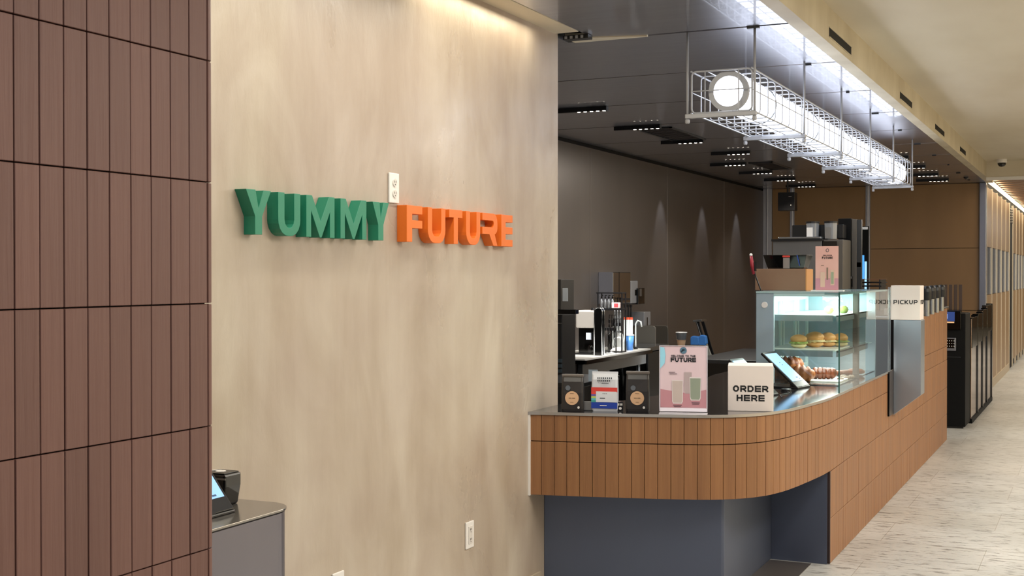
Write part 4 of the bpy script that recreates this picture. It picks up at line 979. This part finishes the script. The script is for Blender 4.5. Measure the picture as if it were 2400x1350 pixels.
# hanging utensils and dispensers on wall
def wallbox(px0, px1, py0, py1, x, d, name, label, cat, m, extra=None):
    """px range gives the run along the wall at plane x"""
    a = at(px0, (py0+py1)/2, x=x); b = at(px1, (py0+py1)/2, x=x); zc = (at((px0+px1)/2, py0, x=x).z, at((px0+px1)/2, py1, x=x).z)
    t = thing(name, label, cat, (-4.448, a.y, min(zc))); h = max(zc)-min(zc)
    part(bx(0, x+4.448, 0, b.y-a.y, 0, h), 'housing', m, t, bevel=.006)
    if extra: extra(t, x+4.448, b.y-a.y, h)
    return t
wallbox(1437, 1478, 638, 711, -4.30, .15, 'towel_dispenser', 'tall mirror finished paper towel dispenser on the bronze wall', 'dispenser', M_mirror,
        lambda t, d, l, h: (part(bx(d-.001, d+.002, l*.33, l*.35, 0, h), 'seam', M_gblack, t), part(bx(0, d, -.01, .0, .0, h), 'near_end', mat('pale_steel', 'a4a8b4', .25, .8), t), part(bx(d, d+.006, l*.4, l*.95, .03, .05), 'paper_slot', M_black, t)))
wallbox(1479, 1495, 658, 711, -4.32, .12, 'soap_dispenser', 'slim grey dispenser right of the mirrored towel dispenser', 'dispenser', mat('disp_grey', '94979c', .3, .6),
        lambda t, d, l, h: part(bx(d-.001, d+.004, l*.55, l*.75, h*.35, h*.6), 'window', M_gblack, t))
wallbox(1496, 1511, 675, 713, -4.30, .12, 'napkin_dispenser', 'dark glossy dispenser, rightmost of the wall dispensers', 'dispenser', M_gblack,
        lambda t, d, l, h: part(bx(d, d+.003, l*.2, l*.5, h*.5, h*.95), 'highlight_panel', M_steel, t))  # steel plate stands in for a highlight on the gloss front
wallbox(1510, 1525, 731, 763, -4.30, .12, 'sanitiser_dispenser', 'small grey dispenser low on the wall above the steel panels', 'dispenser', mat('disp_grey'  , '94979c'),
        lambda t, d, l, h: part(bx(d, d+.003, l*.4, l*.5, 0, h*.6), 'slot', M_gblack, t))
# shelf rail with black bottle holders
def yx(px, y): return at(px, 720, y=y).x
def bottle_pump(px, y, zb, h, r, label, mcol, cap, group, name='syrup_bottle'):
    t = thing(name, label, 'bottle', (yx(px, y), y, zb), 0, group)
    part(MB().lathe([(r*.9, 0), (r, .01), (r, h*.5), (r*.75, h*.62), (r*.4, h*.72), (r*.4, h*.78)], n=16), 'bottle', mcol, t, smooth=True)
    part(MB().lathe([(r*.5, h*.77), (r*.55, h*.86), (r*.25, h*.88), (r*.22, h)], n=12), 'pump', cap, t)
    part(MB().tube([(0, 0, h*.99), (r*1.3, 0, h*.985)], r*.2, 6), 'nozzle', cap, t)
    return t
M_clearb = mat('pale_plastic', 'dfe6e6', .25, 0, spec=.6); M_orcap = mat('orange_red_cap', 'd8583a', .4)
rk = thing('bottle_rack', 'two tier black rack of bottles on the work counter', 'rack', (0, 0, 0))
yr = 10.75; zr = lambda py: at(1425, py, y=yr).z
zt1, zt2 = zr(725), zr(722)
part(bx(yx(1404, yr), yx(1462, yr), yr-.05, yr+.07, zr(727), zr(723)), 'upper_shelf', M_black, rk); part(bx(yx(1402, yr), yx(1462, yr), yr-.05, yr+.07, zr(688), zr(685)), 'top_rail', M_black, rk)
for px in (1405, 1461): part(bx(yx(px, yr)-.005, yx(px, yr)+.005, yr-.045, yr-.035, KB, zr(685)), 'post', M_black, rk)
for px in (1405, 1461): part(bx(yx(px, yr)-.005, yx(px, yr)+.005, yr+.055, yr+.065, KB, zr(685)), 'post', M_black, rk)
part(bx(yx(1404, yr), yx(1462, yr), yr-.05, yr+.07, KB, KB+.012), 'base_shelf', M_black, rk)
M_steelb = mat('steel_bottle', 'a0a4a8', .2, .9)
for i in range(4):
    bottle_pump(1410+8.5*i, yr, zr(723), zr(692)-zr(723), .014, ['first', 'second', 'third', 'fourth'][i]+' from left of the black capped flasks on the rack top', M_steelb, M_black, 'flasks on top of the rack', 'steel_flask')
for i in range(3):
    bottle_pump(1438+7.5*i, yr+.2, KB, .30, .016, ['left', 'middle', 'right'][i]+' one of three tall pump bottles before the black rack', M_clearb, M_black, 'tall pump bottles before the rack')
for i in range(3):
    t = thing('straw_tube', ['left', 'middle', 'right'][i]+' white straw tube with orange red top above the blue cup', 'tube', (yx(1466+6.5*i, 11.28), 11.28, KB), 0, 'white straw tubes')
    h = at(1470, 744, y=11.28).z-KB
    part(MB().lathe([(.017, 0), (.017, h*.93)], n=14), 'tube', M_clearb, t, smooth=False); part(MB().lathe([(.0175, h*.93), (.0175, h), (0, h+.003)], n=14), 'red_top', M_orcap, t)
    part(MB().lathe([(.008, h), (.006, h+.09), (.012, h+.10), (.012, h+.12)], n=10), 'black_pump', M_black, t)
for i in range(3):
    t = thing('glass_siphon', ['left', 'middle', 'right'][i]+' one of three glass vessels beside the arched boiler', 'glass', (yx(1418+8*i, 10.45), 10.45+.0*i, KB), 0, 'glass vessels by the boiler')
    part(MB().lathe([(.018, 0), (.020, .04), (.010, .07), (.010, .10), (.024, .14), (.024, .19), (.012, .21)], n=18), 'vessel', M_acryl, t, smooth=True); part(MB().lathe([(.012, .21), (.014, .235), (0, .24)], n=12), 'stopper', M_black, t)
for i in range(3):
    bottle_pump(1428+6*i, 10.95, KB+.0, .335, .015, ['left', 'middle', 'right'][i]+' one of three dark tall bottles right behind the glass vessels', M_gblack, M_black, 'dark bottles behind the vessels', 'dark_bottle')
for i in range(3):
    bottle_pump(1441+6.5*i, 11.2, KB+.0, .49, .018, ['left', 'middle', 'right'][i]+' one of three tallest black necked bottles under the towel dispenser', M_steelb, M_gblack, 'tallest black necked bottles', 'tall_bottle')
t = thing('red_label_box', 'small white box with red print hanging in the bottle rack', 'box', (yx(1444, 10.62), 10.62, KB))
zrl = lambda py: at(1444, py, y=10.62).z-KB
part(bx(-.004, .004, -.004, .004, 0, zrl(722)), 'stand', M_black, t); part(bx(-.035, .035, -.02, .02, zrl(722), zrl(709)), 'carton', mat('pink_carton', 'dcb8b4', .5), t, bevel=.002); part(bx(-.012, .028, -.0215, -.0195, zrl(720), zrl(711)), 'red_print', mat('red_print', 'c83a40', .5), t)
t = thing('white_cloth', 'bright white folded cloth lying between the jug and the blue cup', 'cloth', (yx(1444, 10.82), 10.82, KB))
part(MB().prism([(-.05, 0), (.055, 0), (.05, .02), (.02, .045), (-.02, .035), (-.045, .012)], -.04, .04, 'y'), 'cloth', M_white, t, bevel=.006)
t = thing('milk_jug', 'bright white plastic jug beside the blue cup', 'jug', (yx(1453, 10.92), 10.92, KB))
part(MB().lathe([(.034, 0), (.040, .02), (.040, .10), (.030, .145), (.022, .17)], n=20), 'body', M_clearb, t, smooth=True)
part(MB().tube([(-.035, 0, .13), (-.06, 0, .11), (-.06, 0, .05), (-.038, 0, .03)], .006, 8), 'handle', M_clearb, t, smooth=True)
part(MB().lathe([(.022, .17), (.024, .185), (0, .19)], n=16), 'lid', M_steel, t)
def cup(px, y, z, r0, r1, h, label, m, mlid, name='paper_cup', split=None):
    t = thing(name, label, 'cup', (at(px, 800, y=y).x, y, z))
    part(MB().lathe([(r0, 0), (r1, h*.94), (r1-.003, h*.94), (r0-.003, .004), (0, .004)], n=28), 'cup_body', m, t, smooth=True)
    part(MB().lathe([(r1+.002, h*.93), (r1+.004, h*.96), (r1, h), (0, h)], n=28), 'rim', mlid, t)
    return t
c_ = cup(1476, 11.12, KB, .029, .040, .145, 'blue takeaway cup with white lid on the work counter', mat('cup_blue', '4a84cf', .4), M_white)
for i in range(4):
    y = 10.55+.1*i; tag(MB().lathe([(.03, 0), (.034, .008), (.034, .012), (0, .012)], n=20).build('steel_dish', M_mirror, loc=(yx(1418+9*i, y), y-.05, KB)), ['first', 'second', 'third', 'fourth'][i]+' from left of the small steel dishes before the glass vessels', 'dish', 'steel dishes on the work counter')
t = thing('tap', 'small white green spout at the right of the rack', 'tap', (yx(1490, 11.3), 11.3, KB))
part(MB().tube([(0, 0, 0), (0, 0, .24), (.02, 0, .27), (.05, 0, .26), (.06, 0, .21)], .008, 8), 'spout', M_clearb, t, smooth=True); part(MB().lathe([(.02, 0), (.02, .02)], n=16), 'base', M_black, t)
spot('bar_fill_spot', (-3.6, 9.7, 2.6), 420, (1, .97, .92), 44, (-4.1, 10.6, .95), .03)  # added spot that brightens the bottles, no fixture belongs to it
# low trolley in front of the work counter seen behind the pouches
t = thing('steel_trolley', 'low steel trolley with dark shelves behind the coffee pouches', 'trolley', (-3.55, 8.6, 0))
part(bx(-.25, .20, -.3, .5, .80, .83), 'top_shelf', M_dsteel, t, bevel=.003); part(bx(-.25, .20, -.3, .5, .30, .32), 'lower_shelf', M_dsteel, t)
for x in (-.23, .18):
    for y in (-.28, .48): part(MB().tube([(x, y, .03), (x, y, .80)], .012, 8), 'leg', M_steel, t); part(MB().lathe([(.02, 0), (.02, .03)], (x, y, 0), 12), 'caster', M_black, t)
q = at(1390, 868, y=8.5)
tag(bx(-.035, .035, -.002, .002, 0, .085).build('note_card', mat('pale_card', 'cfe0ea', .5), loc=(q.x, 8.5, .8305)), 'small pale card above the left black pouch', 'card')
# white column base unit under the counter end
q = at(1505, 840, y=10.9)
t = thing('steel_pedestal', 'bright steel pipe pedestal under the end of the work counter', 'pedestal', (q.x, 11.75, 0))
part(MB().tube([(0, 0, .02), (0, 0, .82)], .035, 16), 'pipe', M_mirror, t, smooth=True); part(MB().lathe([(.08, 0), (.08, .02), (.04, .06)], n=20), 'foot', M_steel, t); part(bx(-.06, .12, -.02, .02, .60, .63), 'arm', M_steel, t)
# plastic cup on a black bin behind the poster
t = thing('low_cabinet', 'low black cabinet behind the pink poster', 'cabinet', (-2.75, 8.3, 0))
q = at(1597, 812, y=8.4); zb_ = q.z
t.location = (q.x, 8.45, 0)
part(bx(-.085, .085, -.15, .2, .02, zb_-.02), 'cabinet', M_mblack, t, bevel=.005); part(bx(-.09, .09, -.16, .21, zb_-.02, zb_), 'lid', M_gblack, t, bevel=.003); part(bx(-.08, .08, -.13, .18, 0, .02), 'plinth', M_mblack, t)
t = thing('plastic_cup', 'clear cup with tan sleeve standing behind the pink poster', 'cup', (q.x, 8.4, zb_))
part(MB().lathe([(.024, 0), (.030, .045), (.033, .046)], n=24), 'tan_sleeve', mat('tan_sleeve', 'e6bd96', .6), t, smooth=False)
part(MB().lathe([(.030, .046), (.038, .094)], n=24), 'smoky_wall', mat('smoky', '6d7072', .2), t); part(MB().lathe([(.039, .094), (.041, .098), (.036, .100), (0, .098)], n=24), 'rim', M_white, t)
# folding steps with blue cloths leaning on the wall
yf_ = 14.6
yl = 13.9; b0 = at(1672, 960, y=yl)
t = thing('folding_ladder', 'folded grey step ladder with blue cloths leaning on the dark wall', 'ladder', (b0.x, yl, 0))
def LP(px, py, y=None): p = at(px, py, y=y or yl); return Vector((p.x-b0.x, p.y-yl, p.z))
def bar(px0, py0, px1, py1, m, nm, w=.03, d=.02, y=None):
    a, b = LP(px0, py0, y), LP(px1, py1, y); u = (b-a).normalized(); n_ = u.cross(Vector((0, 1, 0)))*w/2
    q = [a-n_, b-n_, b+n_, a+n_]; part(MB().prism([(v.x, v.z) for v in q], a.y-d/2, a.y+d/2, 'y'), nm, m, t, bevel=.002)
M_lad = mat('ladder_grey', '8a8d88', .4, .3)
bar(1634, 750, 1700, 968, M_black, 'rail', .035); bar(1646, 750, 1712, 968, M_black, 'rail', .035, y=yl+.2)
bar(1630, 752, 1650, 751, M_steel, 'top_bar', .022, .2); bar(1632, 754, 1648, 806, M_steel, 'inner_rail', .015, y=yl-.03)
bar(1650, 808, 1672, 864, M_lad, 'tread_board', .075, .03, y=yl-.06); bar(1664, 884, 1676, 904, M_lad, 'lower_tread', .06, .03, y=yl-.05)
M_bluec = mat('blue_cloth', '2f6db4', .7)
for (x0, z0, x1, z1) in ((1625, 790, 1643, 803), (1644, 788, 1659, 802)):
    a_, b_ = LP(x0, z0), LP(x1, z1)
    w_ = abs(b_.x-a_.x)/2+.006; part(MB().prism([(a_.x-.01, b_.z-.035), (a_.x+w_*1.3, b_.z-.05), (b_.x+.012, b_.z-.012), (b_.x, a_.z+.01), (a_.x+.02, a_.z+.02), (a_.x-.01, a_.z)], -.09, -.02, 'y'), 'blue_cloth', M_bluec, t, bevel=.012)
# back bar with espresso machine behind the case
bb = thing('back_bar', 'dark back bar counter carrying the coffee machines behind the case', 'counter', (0, 0, 0))
part(bx(-2.95, -1.74, 9.75, 11.3, .001, .90), 'cabinet', M_gblack, bb); part(bx(-2.97, -1.72, 9.72, 11.32, .90, .93), 'worktop', M_dsteel, bb, bevel=.002)
ye = 9.95; ex = lambda px: at(px, 600, y=ye).x; ez = lambda py: at(1890, py, y=ye).z
t = thing('espresso_machine', 'large grey automatic coffee machine behind the cardboard box', 'coffee machine', (ex(1890), ye, .93)); X = ex(1890)
part(bx(ex(1811)-X, ex(1926)-X, 0, .35, .02, ez(563)-.93), 'main_body', mat('machine_grey', '77787a', .3, .8, '818284', 10, (1, 1, .1), .8), t, bevel=.006)
part(bx(ex(1809)-X, ex(1928)-X, -.02, .36, ez(565)-.93, ez(560)-.93), 'top_gasket', M_black, t); part(bx(ex(1824)-X, ex(1924)-X, -.01, .34, ez(560)-.93, ez(555)-.93), 'lid', M_steel, t, bevel=.004)
part(bx(ex(1928)-X, ex(1975)-X, .02, .35, .02, ez(562)-.93), 'side_unit', mat('taupe_case', '5e5952', .4, .4), t, bevel=.006); part(bx(ex(1928)-X, ex(1961)-X, .0, .03, ez(576)-.93, ez(566)-.93), 'display', M_gblack, t)
for a_ in (-.18, .14): part(MB().lathe([(.02, 0), (.02, .02)], (a_-.05, .1, 0), 12), 'foot', M_black, t)
part(bx(ex(1843)-X, ex(1965)-X, .20, .34, ez(558)-.93, ez(525)-.93), 'hopper_housing', M_black, t, bevel=.004)
for px in (1896, 1939):
    r = (ex(px+15)-ex(px-15))/2; zh0 = ez(556 if px < 1900 else 560)-.93; zh1 = ez(519)-.93
    hp = part(MB().lathe([(r*.95, zh0), (r, zh1-.01)], (ex(px)-X, .14, 0), 24), 'bean_hopper', mat('smoky_hopper', '8d8f91', .15, .2), t)
    part(MB().lathe([(r*1.08, zh1-.01), (r*1.08, zh1+.003), (0, zh1+.004)], (ex(px)-X, .14, 0), 24), 'hopper_lid', M_black, t)
    part(bx(ex(px)-X-r*.75, ex(px)-X+r*.2, .14-r*1.02, .14-r*.8, zh0+.005, zh1-.045), 'paper_label', M_white if px < 1900 else M_steel, t)
yt = 10.34; tx = lambda px: at(px, 600, y=yt).x; tz = lambda py: at(1980, py, y=yt).z
t = thing('tower_machine', 'tall black machine tower right of the coffee machine', 'machine', (tx(1985), yt, .93)); X = tx(1985)
part(bx(tx(1964)-X, tx(1995)-X, 0, .14, .0, tz(512)-.93), 'black_tower', M_mblack, t, bevel=.005); part(bx(tx(1995)-X, tx(2007)-X,   .01, .12, .0, tz(514)-.93), 'side_panel', mat('taupe_case'  , '5e5952'), t, bevel=.003)
part(bx(tx(2007)-X, tx(2018)-X,   .02, .06, 0, tz(515)-.93), 'steel_side', M_dsteel, t); part(bx(tx(2006)-X, tx(2017)-X, .02, .05, tz(626)-.93, tz(615)-.93), 'black_band', M_gblack, t)
part(bx(tx(1987)-X, tx(1999)-X, -.02, .0, tz(672)-.93, tz(648)-.93), 'control_block', M_gblack, t); part(bx(tx(1988)-X, tx(1998)-X, -.024, -.019, tz(653)-.93, tz(648)-.93), 'button_strip', M_steel, t)
# blue lit fridge or screen behind the tower
yv = 15.5
def vx(px): return at(px, 600, y=yv).x
def vz(py): return at(2025, py, y=yv).z
t = thing('lit_fridge', 'narrow blue lit fridge beside the metal post behind the machines', 'fridge', (vx(2025), yv, 0)); X = vx(2025)
part(bx(vx(2018)-X, vx(2034)-X, .02, .08, .0, vz(530)), 'cabinet', M_mblack, t); part(bx(vx(2018.5)-X, vx(2025)-X, 0, .02, .9, vz(598)), 'lit_door', mat('blue_glow', '4aa0e6', .4, emit=.9), t)
part(bx(vx(2026.5)-X, vx(2031)-X, 0, .02, .9, vz(613)), 'lit_bottle', mat('pale_glow', '9fd2f6', .4, emit=1.0), t); part(bx(vx(2017)-X, vx(2034)-X, -.01, .03, vz(538), vz(532)), 'top_strip', M_steel, t)
t = thing('tray_rack', 'flat dark trays stacked behind the top of the pastry case', 'rack', (0, 0, 0)); yy = 10.9
a, b = at(2006, 660, y=yy).x, at(2066, 660, y=yy).x
zlo, zhi = at(2030, 672, y=yy).z, at(2030, 655, y=yy).z
part(bx(a, b, yy, yy+.3, .93, .95), 'base', M_dsteel, t)
for x in (a+.01, b-.02): part(bx(x, x+.01, yy, yy+.3, .95, zhi), 'post', M_dsteel, t)
for z in (zlo, (zlo+zhi)/2): part(bx(a, b, yy-.005, yy+.3, z, z+.010), 'tray', M_black, t)
part(bx(a, b, yy-.006, yy+.3, zhi, zhi+.004), 'copper_tray', mat('copper', '9a6a50', .3, .6), t)
# cups stacked between the case and the pickup cube
for i, (py, m_, lab) in enumerate(((690, M_white, 'white upper stack of lids left of the PICKUP cube'), (775, M_white, 'white lower stack of lids left of the PICKUP cube'))):
    pass
q = at(2085, 740, y=9.75)
t = thing('lid_rack', 'narrow rack of white lids left of the PICKUP cube', 'rack', (q.x, 9.7, .93))
part(bx(-.03, .04, -.02, .04, 0, .16), 'dark_base', M_gblack, t); part(bx(-.03, .04, -.03, .04, .16, .24), 'paper_stack', mat('grey_mix', '8a8078', .5, 0, 'd8d4cc', 80, (1, 1, 1), 1.5), t)
part(bx(-.04, .05, -.04, .04, .24, .26), 'shelf', M_white, t); part(bx(-.03, .04, -.02, .04, .26, .42), 'white_lids', mat('lid_mix', 'cfcac2', .4), t)

# ================================================================== STAND AT THE LOWER LEFT
t = thing('kiosk_stand', 'grey metal stand with rounded corner against the plaster wall', 'stand', (0, 0, 0))
def plan(off):
    x1, y1, r = -2.215+off, 3.20+off, .10
    return [(-2.561, 2.56), (x1, 2.56)]+[(x1-r+r*math.cos(R(a)), y1-r+r*math.sin(R(a))) for a in range(0, 91, 10)]+[(-2.561, y1)]
M_stand = mat('warm_grey_metal', '75727a', .33, .7, '7d7a82', 3, (1, 1, .2), .8)
part(MB().prism(plan(-.004), 0.001, .888), 'cabinet', M_stand, t); part(MB().prism(plan(-.01), .888, .893), 'shadow_gap', M_black, t)
part(MB().prism(plan(0), .893, .900), 'top_plate', mat('stand_top', '8f8a84', .15, .8), t, bevel=.001); 
t = tablet((-2.315, 2.90, .900), R(0), .22, .27, 52, 'black self order tablet with blue screen on the grey stand', .16)
t = thing('receipt_printer', 'black receipt printer behind the tablet on the grey stand', 'printer', (-2.43, 3.10, .900))
part(MB().prism([(-.05, 0), (.030, 0), (.042, .06), (.042, .098), (-.05, .098)], -.04, .04, 'y'), 'printer_body', M_gblack, t, bevel=.006)
part(bx(-.042, .036, -.035, .035, .098, .101), 'top_cover', M_black, t, bevel=.001)
mb = MB(); put_poly(mb, (-.005, 0, .101), (1, 0, 0), (0, 1, 0), circle(.0, .0, .016, 24)); put_poly(mb, (-.005, 0, .101), (1, 0, 0), (0, 1, 0), [(-.035, -.005), (-.012, .01), (-.012, .02), (-.035, .01)]); part(mb, 'white_emblem', M_white, t)
mb = MB(); put_rect(mb, (-.0, -.04, .086), (1, 0, 0), (0, 0, 1), -.045, .045, -.004, .002); put_rect(mb, (0, -.04, .074), (1, 0, 0), (0, 0, 1), -.04, .01, -.002, .002); part(mb, 'silver_strip', M_steel, t)

# ------------------------------------------------------------------ pieces of parts become sub-parts
NEST = {'socket': 'cover_plate', 'contact_slots': 'cover_plate', 'front_lettering': 'cube', 'side_lettering': 'cube',
        'round_label': 'pouch', 'printed_line': 'pouch', 'emblem': ('pouch', 'pink_print'), 'mark': 'pouch', 'red_band': 'pouch', 'blue_band': 'pouch',
        'rainbow_stripe': 'pouch', 'info_label': 'pouch', 'printed_row': 'pouch', 'fine_print': 'pouch', 'small_print': 'pouch', 'fold_strip': 'pouch',
        'printed_ground': 'pink_print', 'emblem_lines': 'pink_print', 'emblem_centre': 'pink_print', 'printed_words': 'pink_print', 'printed_glass': 'pink_print',
        'printed_drink': 'pink_print', 'caption_lines': 'pink_print', 'blue_corner_print': 'pink_print', 'printed_straw': 'pink_print',
        'screen': ('tablet_case', 'screen_head'), 'screen_marks': 'tablet_case', 'screen_tile': 'screen_head', 'light_bar': 'screen_head',
        'keypad': 'card_reader', 'key': 'card_reader', 'led_lens': 'housing', 'shelf_rail': 'shelf', 'shelf_bracket': 'shelf', 'hopper_lid': 'bean_hopper',
        'paper_label': 'bean_hopper', 'top_gasket': 'main_body', 'lid': 'main_body', 'display': 'side_unit', 'button_strip': 'control_block',
        'red_top': 'tube', 'nut': 'hanger_rod', 'printed_marks': 'card', 'nozzle': 'pump', 'drawer_line': 'cabinet', 'edge_trim': 'countertop',
        'top_cover': 'printer_body', 'white_emblem': 'printer_body', 'silver_strip': 'printer_body', 'caster': 'leg', 'black_cap': 'grey_tube'}
for root in [o for o in COL.objects if o.parent is None]:
    ch = list(root.children)
    for c in ch:
        nm = c.name.split('.')[0]; want = NEST.get(nm)
        if not want: continue
        want = (want,) if isinstance(want, str) else want
        cand = [h for h in ch if h.name.split('.')[0] in want and h is not c]
        if not cand: continue
        def ctr(o): return sum((Vector(v) for v in o.bound_box), Vector())/8
        cand.sort(key=lambda h: (ctr(h)-ctr(c)).length); c.parent = cand[0]
